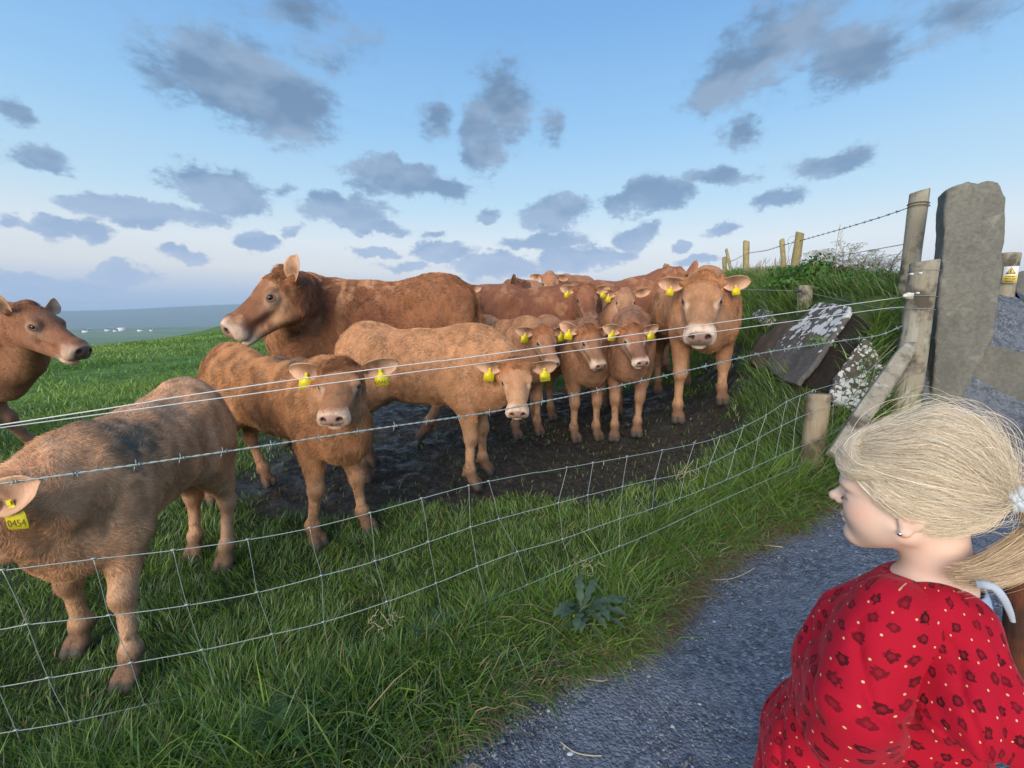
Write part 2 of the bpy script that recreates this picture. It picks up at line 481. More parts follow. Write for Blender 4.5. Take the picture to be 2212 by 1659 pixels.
# ---- materials
def mat(name):
    m = bpy.data.materials.new(name); m.use_nodes = True
    t = NT(m.node_tree); t.n.clear()
    b = t.new('ShaderNodeBsdfPrincipled'); o = t.new('ShaderNodeOutputMaterial')
    t.l.new(b.outputs[0], o.inputs[0])
    return m, t, b, o
def bump(t, b, h, strength=.3, dist=.01):
    n = t.new('ShaderNodeBump', ins={'Height': h, 'Strength': strength, 'Distance': dist})
    t.l.new(n.outputs[0], b.inputs['Normal'])
    return n
def setc(b, k, v):
    b.inputs[k].default_value = (v[0], v[1], v[2], 1) if isinstance(v, (tuple, list)) else v
def simple(name, col, rough=.6, metal=0, spec=.5, noise_amt=.25, scale=30):
    m, t, b, o = mat(name)
    tc = t.new('ShaderNodeTexCoord').outputs['Object']
    f = t.noise(tc, scale, 4, .6)
    c2 = tuple(c * (1 - noise_amt) for c in col); c1 = tuple(min(1, c * (1 + noise_amt)) for c in col)
    t.l.new(t.mix(f, c2, c1), b.inputs[0])
    b.inputs['Roughness'].default_value = rough; b.inputs['Metallic'].default_value = metal
    b.inputs['Specular IOR Level'].default_value = spec
    return m
def attr(t, name='Col', out='Color'):
    return t.new('ShaderNodeAttribute', attribute_name=name).outputs[out]
# ------------------------------------------------------------------ the land
def build_ground():
    r = [.25]
    while r[-1] < 6.5: r.append(r[-1] * 1.0125)
    while r[-1] < 5000: r.append(r[-1] * 1.033)
    r = np.array(r)
    azs = np.concatenate([np.arange(-180, -66, 4.0), np.arange(-66, 64, .26), np.arange(64, 180, 4.0)])
    A, R = np.meshgrid(np.radians(azs), r, indexing='ij')
    X, Y = R * np.sin(A), R * np.cos(A)
    Z = height(X, Y)
    mm = mud_mask(X, Y) * (R < 12)
    clod = (n2d(X, Y, 8, 41, 3) - .5) * .042 + (n2d(X, Y, 22, 42, 2) - .5) * .034
    Z = Z + mm * (clod - .02)
    pm = path_mask(X, Y) * (R < 25)
    Z = Z - .03 * pm
    na, nr = X.shape
    V = np.stack([X, Y, Z], -1).reshape(-1, 3)
    i = np.arange(na)[:, None]; j = np.arange(nr - 1)[None, :]
    i2 = (i + 1) % na
    F = np.stack([i * nr + j + 0 * i2, i * nr + j + 1 + 0 * i2, i2 * nr + j + 1, i2 * nr + j], -1).reshape(-1, 4)
    F = F[:, ::-1]
    cen = len(V); V = np.vstack([V, [[0, 0, float(height(np.array([0.]), np.array([0.]))[0])]]])
    T = np.stack([np.full(na, cen), i2[:, 0] * nr, i[:, 0] * nr], 1)
    far = sstep(200, 500, R)
    cols = np.stack([mm, pm, far], -1).reshape(-1, 3); cols = np.vstack([cols, [[0, 1, 0]]])
    m, t, b, o = mat('turf_and_mud')
    pos = t.new('ShaderNodeNewGeometry').outputs['Position']
    mk = t.new('ShaderNodeSeparateColor', ins={0: attr(t, 'Mask')})
    mud, pth, farm = mk.outputs[0], mk.outputs[1], mk.outputs[2]
    # grassland, seen from near to middle distance
    g1 = t.noise(pos, 1.1, 6, .65); g2 = t.noise(pos, 6.0, 5, .6); g3 = t.noise(pos, 40, 3, .6)
    gcol = t.ramp(g1, [(.30, (.075, .16, .026)), (.45, (.13, .25, .04)), (.60, (.21, .35, .06)), (.75, (.28, .42, .09))])
    gcol = t.mix(t.ramp(g2, [(.35, .75), (.6, 0.0)]), gcol, (.035, .095, .020))
    gcol = t.mix(t.ramp(g3, [(.4, .35), (.6, 0.0)]), gcol, (.03, .07, .018))
    # soil under the long grass
    dist = t.vmath('LENGTH', pos)
    nearf = t.ramp(t.math('DIVIDE', dist, 12.0), [(.30, 1.0), (.62, 0.0)])
    soil = t.ramp(g2, [(.3, (.030, .042, .015)), (.7, (.055, .075, .026))])
    gcol = t.mix(nearf, gcol, soil)
    # trodden mud
    md1 = t.noise(pos, 7, 6, .7); md2 = t.noise(pos, 30, 5, .65)
    mcol = t.ramp(md2, [(.3, (.020, .017, .014)), (.55, (.052, .045, .034)), (.75, (.105, .090, .068))])
    mcol = t.mix(t.ramp(md1, [(.5, 0.0), (.7, .5)]), mcol, (.06, .052, .04))
    col = t.mix(mud, gcol, mcol)
    # far lowland: hedged fields, bog and rough pasture
    fpos = t.vmath('MULTIPLY', pos, (1 / 150., 1 / 60., 0))
    vo = t.new('ShaderNodeTexVoronoi', ins={'Vector': fpos, 'Scale': 1.0, 'Randomness': .9})
    fcol = t.ramp(t.new('ShaderNodeSeparateColor', ins={0: vo.outputs['Color']}).outputs[0],
                  [(0, (.09, .19, .06)), (.3, (.13, .27, .08)), (.55, (.24, .29, .13)), (.8, (.10, .16, .07)), (1, (.28, .31, .16))])
    fn = t.noise(t.vmath('MULTIPLY', pos, (1 / 90., 1 / 40., 0)), 1.0, 5, .6)
    fcol = t.mix(t.ramp(fn, [(.4, .8), (.6, .1)]), fcol, (.13, .17, .08))
    hillf = t.ramp(t.math('DIVIDE', dist, 4000.0), [(.5, 0.0), (.62, 1.0)])
    fcol = t.mix(hillf, fcol, (.06, .085, .05))
    col = t.mix(farm, col, fcol)
    t.l.new(col, b.inputs[0])
    wet = t.ramp(md1, [(.44, .85), (.58, .26)])
    ro = t.new('ShaderNodeMix', data_type='FLOAT', ins={0: mud, 2: .9, 3: wet})
    t.l.new(ro.outputs[0], b.inputs['Roughness'])
    b.inputs['Specular IOR Level'].default_value = .2
    bh = t.math('MULTIPLY_ADD', md2, .6, t.math('MULTIPLY', g3, .4))
    bs = t.math('MULTIPLY_ADD', farm, -.55, .6)
    n = bump(t, b, bh, .7, .035); t.l.new(bs, n.inputs['Strength'])
    g = mesh_from('ground', V, [F, T], m, True, cols={'Mask': cols})
    tag(g, kind='structure')
build_ground()

# ------------------------------------------------------------------ gravel path
def build_path():
    xs = np.arange(-2.6, 3.6, .018); 
    rows = []
    ys = np.arange(-1.2, 3.6, .018)
    X, Y = np.meshgrid(xs, ys, indexing='ij')
    E = path_edge_y(X) + edge_wob(X) + .05
    keep = Y < E
    lump = (n2d(X, Y, 3.0, 61, 2) - .5) * .03 + (n2d(X, Y, 38, 62, 2) - .5) * .008
    Z = height(X, Y) + .004 + lump * .8 - .022 * sstep(.0, .12, Y - E + .12)
    nx, ny = X.shape
    V = np.stack([X, Y, Z], -1).reshape(-1, 3)
    i, j = np.meshgrid(np.arange(nx - 1), np.arange(ny - 1), indexing='ij')
    F = np.stack([i * ny + j, (i + 1) * ny + j, (i + 1) * ny + j + 1, i * ny + j + 1], -1).reshape(-1, 4)
    F = F[keep.ravel()[F].all(1)]
    used = np.unique(F); mp = np.full(len(V), -1); mp[used] = np.arange(len(used))
    m, t, b, o = mat('compacted_gravel')
    pos = t.new('ShaderNodeNewGeometry').outputs['Position']
    v1 = t.new('ShaderNodeTexVoronoi', ins={'Vector': pos, 'Scale': 95.0, 'Randomness': 1.0})
    v2 = t.new('ShaderNodeTexVoronoi', ins={'Vector': pos, 'Scale': 210.0, 'Randomness': 1.0})
    big = t.noise(pos, 5, 5, .65); mid = t.noise(pos, 26, 4, .6); fine = t.noise(pos, 160, 3, .6)
    c1 = t.ramp(t.new('ShaderNodeSeparateColor', ins={0: v1.outputs['Color']}).outputs[0],
                [(0, (.07, .085, .11)), (.5, (.14, .165, .20)), (.85, (.21, .24, .28)), (1, (.33, .36, .40))])
    dust = t.mix(fine, (.14, .165, .20), (.205, .235, .275))
    col = t.mix(t.ramp(big, [(.40, .15), (.58, .85)]), c1, dust)
    col = t.mix(t.ramp(mid, [(.38, .6), (.52, 0.0)]), col, (.065, .08, .10))
    t.l.new(col, b.inputs[0]); b.inputs['Roughness'].default_value = .85; b.inputs['Specular IOR Level'].default_value = .25
    h = t.math('MULTIPLY_ADD', v1.outputs['Distance'], -.8, t.math('MULTIPLY_ADD', v2.outputs['Distance'], -.4, t.math('MULTIPLY', fine, .5)))
    bump(t, b, h, .8, .012)
    p = mesh_from('path', V[used], mp[F], m); tag(p, kind='structure')
build_path()

# the lane that climbs behind the standing slab
def build_lane():
    pts = []
    X, Y = np.meshgrid(np.linspace(0, 1, 24), np.linspace(2.9, 26, 60), indexing='ij')
    XL = 3.55 + (Y - 2.9) * .36; XR = 6.2 + (Y - 2.9) * .80
    XX = XL + (XR - XL) * X
    Z = height(XX, Y) + .02
    nx, ny = XX.shape
    V = np.stack([XX, Y, Z], -1).reshape(-1, 3)
    i, j = np.meshgrid(np.arange(nx - 1), np.arange(ny - 1), indexing='ij')
    F = np.stack([i * ny + j, (i + 1) * ny + j, (i + 1) * ny + j + 1, i * ny + j + 1], -1).reshape(-1, 4)
    m = simple('lane_surface', (.055, .075, .115), .85, noise_amt=.3, scale=20)
    tag(mesh_from('lane', V, F, m), kind='structure')
build_lane()

# ------------------------------------------------------------------ far farmhouses
def build_houses():
    wm = simple('white_render', (.80, .80, .78), .8, noise_amt=.05, scale=.5)
    rm = simple('slate_roof', (.10, .11, .13), .7, noise_amt=.2, scale=.5)
    gm = simple('window_glass', (.03, .04, .05), .2)
    spec = [(186, 717, 14, 'white farmhouse at the left end of the far row of houses'),
            (193, 716, 9, 'small white shed close to the leftmost far farmhouse'),
            (233, 714.5, 12, 'long white far farmhouse, second cluster from the left'),
            (241, 714, 8, 'short white far cottage joined to the second cluster'),
            (250, 715.5, 9, 'tiny white far cottage between the two larger white houses'),
            (263, 714.5, 16, 'broad pale grey far barn in the middle of the row'),
            (304, 715.5, 11, 'lone white far cottage right of the barn'),
            (328, 715, 8, 'faint white far cottage at the right end of the row'),
            (330, 693.5, 9, 'tiny white far house on the higher plain, left one of a pair'),
            (338, 693, 9, 'tiny white far house on the higher plain, right one of a pair'),
            (404, 691.5, 22, 'long low pale far building on the higher plain near the cow\'s nose')]
    for (u, v, wd, lab) in spec:
        d = ray(u, v); D = 40.5 / -(d[2]) if d[2] < 0 else 900
        x, y = d[0] * D, d[1] * D
        z0 = float(height(np.array([x]), np.array([y]))[0])
        W = wd / FPX * D * .75; H = W * .28 + 1.6; dp = 7.0; L = W
        r = empty('farmhouse', (x, y, z0), random.uniform(-.3, .3) + .4)
        tag(r, lab, 'house', 'white houses far off on the plain')
        b = MB(); b.box((0, 0, H / 2), (L, dp, H)); b.build('wall', wm, r, smooth=False)
        rf = MB()
        hw = dp / 2 + .3; l2 = L / 2 + .2
        rf.add([(-l2, -hw, H), (l2, -hw, H), (l2, hw, H), (-l2, hw, H), (-l2, 0, H + 2.4), (l2, 0, H + 2.4)],
               [(0, 1, 5, 4), (2, 3, 4, 5), (0, 4, 3), (1, 2, 5), (0, 3, 2, 1)])
        ro = rf.build('roof', rm if wd not in (16, 22) else wm, r, smooth=False)
        c = MB(); c.box((L * .35, 0, H + 2.6), (1.0, 1.0, 1.6)); c.build('chimney', wm, ro, smooth=False)
build_houses()

# ------------------------------------------------------------------ the evening air
def build_haze():
    R_, z0, z1 = 5200.0, -110.0, 60.0
    m = bpy.data.materials.new('evening_air'); m.use_nodes = True; t = NT(m.node_tree); t.n.clear()
    vp = t.new('ShaderNodeVolumePrincipled', ins={'Density': .00032, 'Anisotropy': .0})
    setc(vp, 'Color', (.62, .80, 1.0))
    o = t.new('ShaderNodeOutputMaterial'); t.l.new(vp.outputs[0], o.inputs['Volume'])
    b = MB(); b.box((0, 0, (z0 + z1) / 2), (2 * R_, 2 * R_, z1 - z0)); h = b.build('haze', m, smooth=False); tag(h, kind='stuff')
build_haze()
# ------------------------------------------------------------------ materials of wood, wire and stone
def wood_mat(name, c1, c2, stain=.5, lich=.3, seed=0):
    m, t, b, o = mat(name)
    tc = t.new('ShaderNodeTexCoord').outputs['Object']
    g = t.noise(t.vmath('MULTIPLY', tc, (1, 1, .06)), 60, 4, .6, 1.2)
    g2 = t.noise(t.vmath('ADD', tc, (seed, 0, 0)), 7, 5, .6)
    g3 = t.noise(t.vmath('MULTIPLY', tc, (1, 1, .25)), 14, 4, .65)
    col = t.mix(g, c1, c2)
    col = t.mix(t.math('MULTIPLY', t.ramp(g2, [(.48, 0.0), (.62, 1.0)]), stain), col, (.045, .035, .028))
    col = t.mix(t.math('MULTIPLY', t.ramp(g3, [(.55, 0.0), (.66, 1.0)]), lich), col, (.42, .44, .40))
    col = t.mix(t.ramp(g, [(.28, .7), (.36, 0.0)]), col, (.05, .04, .03))
    t.l.new(col, b.inputs[0]); b.inputs['Roughness'].default_value = .85; b.inputs['Specular IOR Level'].default_value = .2
    bump(t, b, g, .55, .006)
    return m
WOOD = wood_mat('weathered_post_wood', (.23, .21, .155), (.37, .35, .28), .8, .6)
WOOD2 = wood_mat('young_post_wood', (.24, .19, .125), (.38, .31, .21), .65, .25, 3)
WOODG = wood_mat('yellow_green_post_wood', (.30, .25, .11), (.42, .36, .17), .3, .1, 5)
WIRE = simple('galvanised_wire', (.36, .44, .42), .45, .35, noise_amt=.2, scale=80)
WIREW = simple('pale_fence_line', (.70, .72, .70), .5, .0, noise_amt=.08, scale=60)
RUST = simple('dull_old_wire', (.16, .14, .12), .6, .3, noise_amt=.3, scale=60)
PLAST = simple('cream_insulator_plastic', (.66, .66, .56), .35, noise_amt=.1)
BLACKP = simple('dark_insulator_plastic', (.03, .035, .04), .4, noise_amt=.1)

def stone_mat(name, base, dark, lichen=0.0, lscale=26, zgrad=None):
    m, t, b, o = mat(name)
    tc = t.new('ShaderNodeNewGeometry').outputs['Position']
    a = t.noise(t.vmath('MULTIPLY', tc, (1, 1, .35)), 3.2, 6, .62); f = t.noise(tc, 45, 5, .65); mid = t.noise(tc, 11, 5, .65)
    col = t.mix(t.ramp(a, [(.32, 0.0), (.68, 1.0)]), dark, base)
    col = t.mix(t.ramp(f, [(.3, .5), (.6, 0.0)]), col, tuple(c * .55 for c in dark))
    col = t.mix(t.ramp(mid, [(.56, 0.0), (.7, .45)]), col, tuple(min(1, c * 1.35) for c in base))
    h = t.math('MULTIPLY_ADD', f, .45, t.math('MULTIPLY', mid, .9))
    if lichen:
        wv = t.vmath('ADD', tc, t.new('ShaderNodeVectorMath', operation='SCALE', ins={0: t.noise(tc, 18, 3, .6, out=1), 'Scale': .05}).outputs[0])
        vo = t.new('ShaderNodeTexVoronoi', ins={'Vector': wv, 'Scale': lscale, 'Randomness': 1.0})
        vr = t.new('ShaderNodeSeparateColor', ins={0: vo.outputs['Color']}).outputs[0]
        reg = t.noise(t.vmath('ADD', tc, (3.1, 1.7, .4)), 3.4, 3, .6)
        lim = t.math('MULTIPLY_ADD', reg, 1.5, -.95 + lichen * .62)
        if zgrad:
            zc = t.new('ShaderNodeSeparateXYZ', ins={0: tc}).outputs[2]
            lim = t.math('ADD', lim, t.ramp(t.math('MULTIPLY_ADD', zc, 1.0, 0), [(zgrad[0], 0.0), (zgrad[1], .62)]))
            lim = t.math('SUBTRACT', lim, .66)
        rad = t.math('MULTIPLY', t.math('MULTIPLY_ADD', vr, .35, lim), 1.0)
        ms = t.math('SUBTRACT', rad, vo.outputs['Distance'])
        lm = t.ramp(ms, [(.0, 0.0), (.05, 1.0)])
        lc = t.mix(mid, (.46, .48, .46), (.66, .68, .66))
        col = t.mix(lm, col, lc)
        h = t.math('ADD', h, t.math('MULTIPLY', lm, .4))
    t.l.new(col, b.inputs[0]); b.inputs['Roughness'].default_value = .9; b.inputs['Specular IOR Level'].default_value = .2
    bump(t, b, h, .7, .012)
    return m
STONE = stone_mat('grey_flagstone', (.25, .25, .215), (.125, .13, .12))
LICH = stone_mat('lichened_flagstone', (.15, .143, .13), (.075, .072, .068), .85, 19, (.78, 1.08))
LICH2 = stone_mat('pale_lichened_flagstone', (.14, .125, .10), (.07, .062, .052), .80, 34)
BROWN = stone_mat('brown_field_stone', (.16, .125, .09), (.08, .065, .05))
GAP_SHADE = stone_mat('painted_gap_shade', (.030, .026, .022), (.014, .012, .011))  # near-black colour stands in for shade between the leaning slabs
CONC = stone_mat('rough_kerb_stone', (.20, .20, .175), (.115, .12, .11))

def log_post(name, base, top, r0, r1, matl, parent, seed=0, cut=0.15, sides=16):
    """round post with knots, splits and a slightly slanting sawn top"""
    base, top = np.asarray(base, float), np.asarray(top, float)
    ax = top - base; L = np.linalg.norm(ax); ax = ax / L
    a = np.cross(ax, [0, 1, 0]); a /= np.linalg.norm(a); b = np.cross(ax, a)
    n = 26; V = []; F = []
    th = np.arange(sides) * 2 * PI / sides
    rs = np.random.default_rng(seed)
    ph = rs.random(4) * 6
    for i in range(n):
        t = i / (n - 1)
        r = r0 + (r1 - r0) * t
        for q in th:
            rr = r * (1 + .035 * math.sin(3 * q + ph[0] + t * 2) + .03 * math.sin(7 * q + ph[1]) + .03 * math.sin(9 * t + q * 2 + ph[2]))
            dz = cut * r * math.cos(q + ph[3]) if i >= n - 2 else 0
            V.append(base + ax * (L * t + dz) + a * rr * math.cos(q) + b * rr * math.sin(q))
    for i in range(n - 1):
        for j in range(sides):
            k = (j + 1) % sides
            F.append((i * sides + j, i * sides + k, (i + 1) * sides + k, (i + 1) * sides + j))
    V = np.array(V)
    c = V[-sides:].mean(0); ring = c + (V[-sides:] - c) * .90 + ax * .006
    o0 = len(V); V = np.vstack([V, ring, c + ax * .008])
    for j in range(sides):
        k = (j + 1) % sides
        F.append((o0 - sides + j, o0 - sides + k, o0 + k, o0 + j)); F.append((o0 + j, o0 + k, o0 + sides))
    o = mesh_from(name, V, F, matl, True, parent=parent)
    return o

def local_parent(o, parent):
    o.parent = parent; o.matrix_parent_inverse = Matrix.Translation(parent.location).inverted() if parent.rotation_euler.z == 0 else parent.matrix_basis.inverted()

def ptube(name, pts, rad, matl, parent, sides=5, n=8, smoothp=True):
    mb = MB(); P = smooth_path(pts, n) if smoothp else np.asarray(pts)
    mb.tube(P, rad, sides)
    o = mb.build(name, matl); local_parent(o, parent)
    return o, P

def barbed(name, pts, parent, matl, spacing=.14, rad=.0016, n=14, barb=True, start=.03):
    P = smooth_path(pts, n)
    seg = np.linalg.norm(np.diff(P, axis=0), axis=1); s = np.concatenate([[0], np.cumsum(seg)])
    m = int(s[-1] / .008); ss = np.linspace(0, s[-1], m)
    Q = np.stack([np.interp(ss, s, P[:, k]) for k in range(3)], 1)
    T = np.gradient(Q, axis=0); T /= np.linalg.norm(T, axis=1, keepdims=True)
    a = np.cross(T, [0, 0, 1.]); a /= np.linalg.norm(a, axis=1, keepdims=True); b = np.cross(T, a)
    mb = MB()
    ph = ss / .052 * 2 * PI
    for q in (0, PI):
        mb.tube(Q + rad * 1.0 * (np.cos(ph + q)[:, None] * a + np.sin(ph + q)[:, None] * b), rad, 4)
    o = mb.build(name, matl); local_parent(o, parent)
    if barb:
        rs = np.random.default_rng(int(abs(P[0][0]) * 100)); x = start; proto = []
        while x < s[-1]:
            i = min(int(x / s[-1] * (m - 1)), m - 1); c = Q[i]; t = T[i]
            u = a[i]; v = b[i]; th0 = rs.random() * PI
            mbb = MB()
            tt = np.linspace(0, 4 * PI, 22)
            R = rad * 2.4
            coil = c + t * ((tt / (4 * PI) - .5) * .013)[:, None] + R * (np.cos(tt + th0)[:, None] * u + np.sin(tt + th0)[:, None] * v)
            mbb.tube(coil, rad * .9, 4)
            for q, off in ((th0, -.006), (th0 + PI, -.003), (th0 + 1.3, .004), (th0 + 1.3 + PI, .007)):
                dd = math.cos(q) * u + math.sin(q) * v
                mbb.tube([c + t * off + dd * R * .5, c + t * off * 1.3 + dd * .010, c + t * off * 1.6 + dd * .017], [rad * .9, rad * .8, rad * .2], 4)
            bo = mbb.build('barb', matl); bo.parent = o
            x += spacing * (.85 + .3 * rs.random())
    return o, P

def near_fence():
    root = empty('wire_fence', (1.66, 2.35, gz(1.66, 2.35)))
    tag(root, 'galvanised sheep mesh and barbed wire fence between the cattle and the gravel path', 'fence')
    # pair of smooth upper lines
    l1 = [(-160, 940), (0, 918), (295, 872.6), (384, 857.5), (661, 816.7), (932.6, 781.7), (1042, 768), (1646, 684), (1951, 641.6)]
    l2 = [(-160, 943), (0, 924), (384, 872.3), (661, 835), (932.6, 798.4), (1042, 784.6), (1646, 702.7), (1910, 666.7), (1954, 664)]
    ptube('smooth_line', [FP(*q) for q in l1], .0019, WIREW, root)
    ptube('smooth_line', [FP(*q, .01) for q in l2], .0017, WIREW, root)
    lb = [(-160, 1066), (0, 1045), (300, 1003), (600, 958.6), (800, 928), (1042, 893), (1123, 877.5), (1313, 838.8), (1500, 797), (1646, 763), (1814, 736.8), (1900, 724), (1949, 704)]
    barbed('barbed_wire', [FP(*q) for q in lb], root, WIRE, .118)
    rows = [
        [(-160, 1250), (0, 1232.8), (202, 1208), (374, 1189), (535, 1166), (669, 1141), (800, 1108), (910.5, 1077), (1013, 1049), (1056, 1039.8), (1148.5, 1022), (1197, 1015), (1431, 972.6), (1551.7, 945), (1646, 901.7), (1699, 868), (1757, 843.5), (1826, 823.4), (1871, 805), (1902, 777.6), (1937, 746)],
        [(-160, 1378), (0, 1359.7), (62, 1349), (235.6, 1330), (404, 1307.6), (555.6, 1280), (694.5, 1244), (811, 1212), (926, 1171), (1016.8, 1139), (1078, 1121), (1206.5, 1086.6), (1269.8, 1069.8), (1383.6, 1042), (1500, 1015), (1613, 961), (1663, 932.8), (1735, 898), (1797, 877), (1868.8, 843.5), (1935, 800)],
        [(-160, 1505), (0, 1483.7), (104, 1465), (282.7, 1432.6), (436.5, 1404.4), (587.8, 1370.6), (699.4, 1344), (835.8, 1300), (942.5, 1260), (1031.5, 1223.6), (1118, 1192), (1215, 1164.6), (1339, 1120.4), (1409, 1099), (1556.5, 1042), (1660, 995), (1740, 960), (1800, 935), (1870, 885), (1935, 840)],
        [(-160, 1605), (0, 1584), (153.8, 1559), (312.5, 1523.4), (468.8, 1491), (605, 1460), (716.8, 1430), (853.2, 1378), (953.5, 1338.7), (1050.5, 1298.7), (1139, 1263.7), (1253, 1214), (1400, 1155), (1560, 1080), (1740, 1000)],
        [(-160, 1700), (0, 1672), (174, 1640), (278, 1621), (545.6, 1549), (679.6, 1524.5), (900, 1440), (1100, 1360), (1300, 1260)]]
    for r in rows:
        pts = [FP(*q) for q in r]
        ptube('mesh_wire', pts, .00150, WIRE, root)
    def rowv(k, u): return np.interp(u, [q[0] for q in rows[k]], [q[1] for q in rows[k]])
    stays = [
        [(-92, None), (-50, None), (-5, None), (35, None), (60, None)],
        [(5, None), (58.7, None), (104, None), (153.8, None), (176, None)],
        [(202, None), (235.6, None), (282.7, None), (312.5, None), (350, None)],
        [(374, None), (404, None), (436.5, None), (468.8, None), (497, None)],
        [(535, None), (555.6, None), (587.8, None), (605, None), (614, None)],
        [(669, None), (694.5, None), (699.4, None), (716.8, None), (730, None)],
        [(800, None), (811, None), (835.8, None), (853, None), (860, None)],
        [(910.5, None), (926, None), (942.5, None), (955, None), (962, None)],
        [(1013, None), (1016.8, None), (1031.5, None), (1050.5, None), (1062, None)],
        [(1056, None), (1078, None), (1118, None), (1139, None)],
        [(1225, None), (1206.5, None), (1215, None), (1232, None)],
        [(1281, None), (1270, None), (1272, None)],
        [(1355, None), (1345, None), (1339, None), (1338, None)],
        [(1431, None), (1415, None), (1409, None)],
        [(1500, None), (1480, None), (1468, None)],
        [(1556, None), (1535, None), (1520, None)],
        [(1607, None), (1588, None), (1570, None)],
        [(1655, None), (1638, None), (1625, None)],
        [(1699, None), (1688, None), (1675, None)],
        [(1729, None), (1719, None), (1712, None)],
        [(1806, None), (1800, None), (1796, None)],
        [(1832, None), (1826, None), (1822, None)],
        [(1864, None), (1852, None), (1842, None)],
        [(1893, None), (1880, None), (1868, None)]]
    for st in stays:
        pts = []
        for k, (u, _) in enumerate(st):
            v = rowv(k, u); p = FP(u, v, -.002); pts.append(p)
        w_ = [pts[0]]
        for a, b in zip(pts[:-1], pts[1:]):
            w_ += [a + (b - a) * .5 + np.array([random.uniform(-.003, .003), random.uniform(-.002, .002), 0]), b]
        o, P = ptube('stay_wire', w_, .00115, WIRE, root, 4, 4)
        for p in pts[:4]:      # hinge knots
            mb = MB(); d = np.array([1, FSL, 0]) / math.hypot(1, FSL)
            mb.tube([p - d * .006 + np.array([0, 0, .002]), p + d * .006 + np.array([0, 0, .002])], .0028, 5)
            k_ = mb.build('hinge_knot', WIRE); k_.parent = o; 
            # o already carries the inverse, its local space is the world
    # posts
    t1 = FP(1999, 566, .03); b1 = FP(1950, 905, .03); dr = (t1 - b1); base = b1 - dr * .35
    sp = log_post('strainer_post', base, t1 - dr * .00, .079, .070, WOOD, None, 3); local_parent(sp, root)
    mb = MB()
    for (v_, w__) in ((640, .0016), (668, .0016), (585, .0012)):
        c0 = FP(1999 - (v_ - 566) * .145, v_, .03); th = np.linspace(0, 2 * PI, 20)
        mb.tube(np.stack([c0[0] + .078 * np.cos(th), c0[1] + .078 * np.sin(th), c0[2] + .004 * np.sin(th * 2)], 1), w__, 4, cap=False)
    wr = mb.build('wrapped_wire', WIRE); wr.parent = sp
    ic = FP(1962, 639, -.06)
    mb = MB(); d = np.array([1, FSL, 0]) / math.hypot(1, FSL)
    mb.tube([ic - d * .045, ic - d * .03, ic + d * .03, ic + d * .045], [.006, .013, .013, .006], 10)
    mb.tube([ic + np.array([0, 0, -.016]), ic + np.array([0, 0, .018])], .011, 10)
    mb.tube([ic + d * .03 + np.array([0, 0, -.016]), ic + d * .03 + np.array([0, 0, .016])], .011, 10)
    ins = mb.build('insulator', PLAST); ins.parent = sp
    for (u, v) in ((1971, 592), (1990, 590), (1984, 633)):
        mb = MB(); c = FP(u, v, -.045); mb.tube([c + np.array([0, -.004, 0]), c + np.array([.0, .02, 0])], .006, 8)
        s_ = mb.build('staple', WIREW); s_.parent = sp
    t2 = FP(1770, 853, .06); b2 = FP(1752, 1012, .06); dr = t2 - b2
    pp = log_post('fence_post', b2 - dr * .4, t2, .062, .058, WOOD2, None, 8, cut=.12); local_parent(pp, root)
    th = np.linspace(-.4, PI + .4, 10); c = FP(1758, 846, -.005)
    mb = MB(); mb.tube(np.stack([c[0] + .011 * np.cos(th), c[1] + .003 * np.cos(th), c[2] + .013 * np.sin(th)], 1), .002, 5)
    s_ = mb.build('staple', WIRE); s_.parent = pp
    # the slanting strut
    a_ = FP(1968, 742, -.075); b_ = FP(1845, 925, -.16)
    a_ = np.array(a_); b_ = np.array(b_); b_ = b_ + (b_ - a_) * .3
    ax = a_ - b_; L = np.linalg.norm(ax); ax /= L
    s1 = np.cross(ax, [-.5, -.8, .2]); s1 /= np.linalg.norm(s1); s2 = np.cross(ax, s1)
    V = []; F = []; n = 14
    prof = [(-.040, -.026), (.030, -.030), (.042, -.018), (.040, .026), (-.036, .028), (-.044, .016)]
    for i in range(n):
        t = i / (n - 1)
        for (x, y) in prof:
            k = 1 if i < n - 2 else (.85 if i == n - 2 else .55)
            V.append(b_ + ax * L * (t + (.02 * (x / .04) if i >= n - 2 else 0)) + s1 * x * k * (1 + .06 * math.sin(9 * t + x * 50)) + s2 * y * k)
    m = len(prof)
    for i in range(n - 1):
        for j in range(m):
            F.append((i * m + j, i * m + (j + 1) % m, (i + 1) * m + (j + 1) % m, (i + 1) * m + j))
    F += [tuple(range(m))[::-1], tuple((n - 1) * m + j for j in range(m))]
    so = mesh_from('strut', np.array(V), F, WOOD, True); local_parent(so, root)
    bv = so.modifiers.new('bevel', 'BEVEL'); bv.width = .004; bv.segments = 2; bv.limit_method = 'ANGLE'
near_fence()

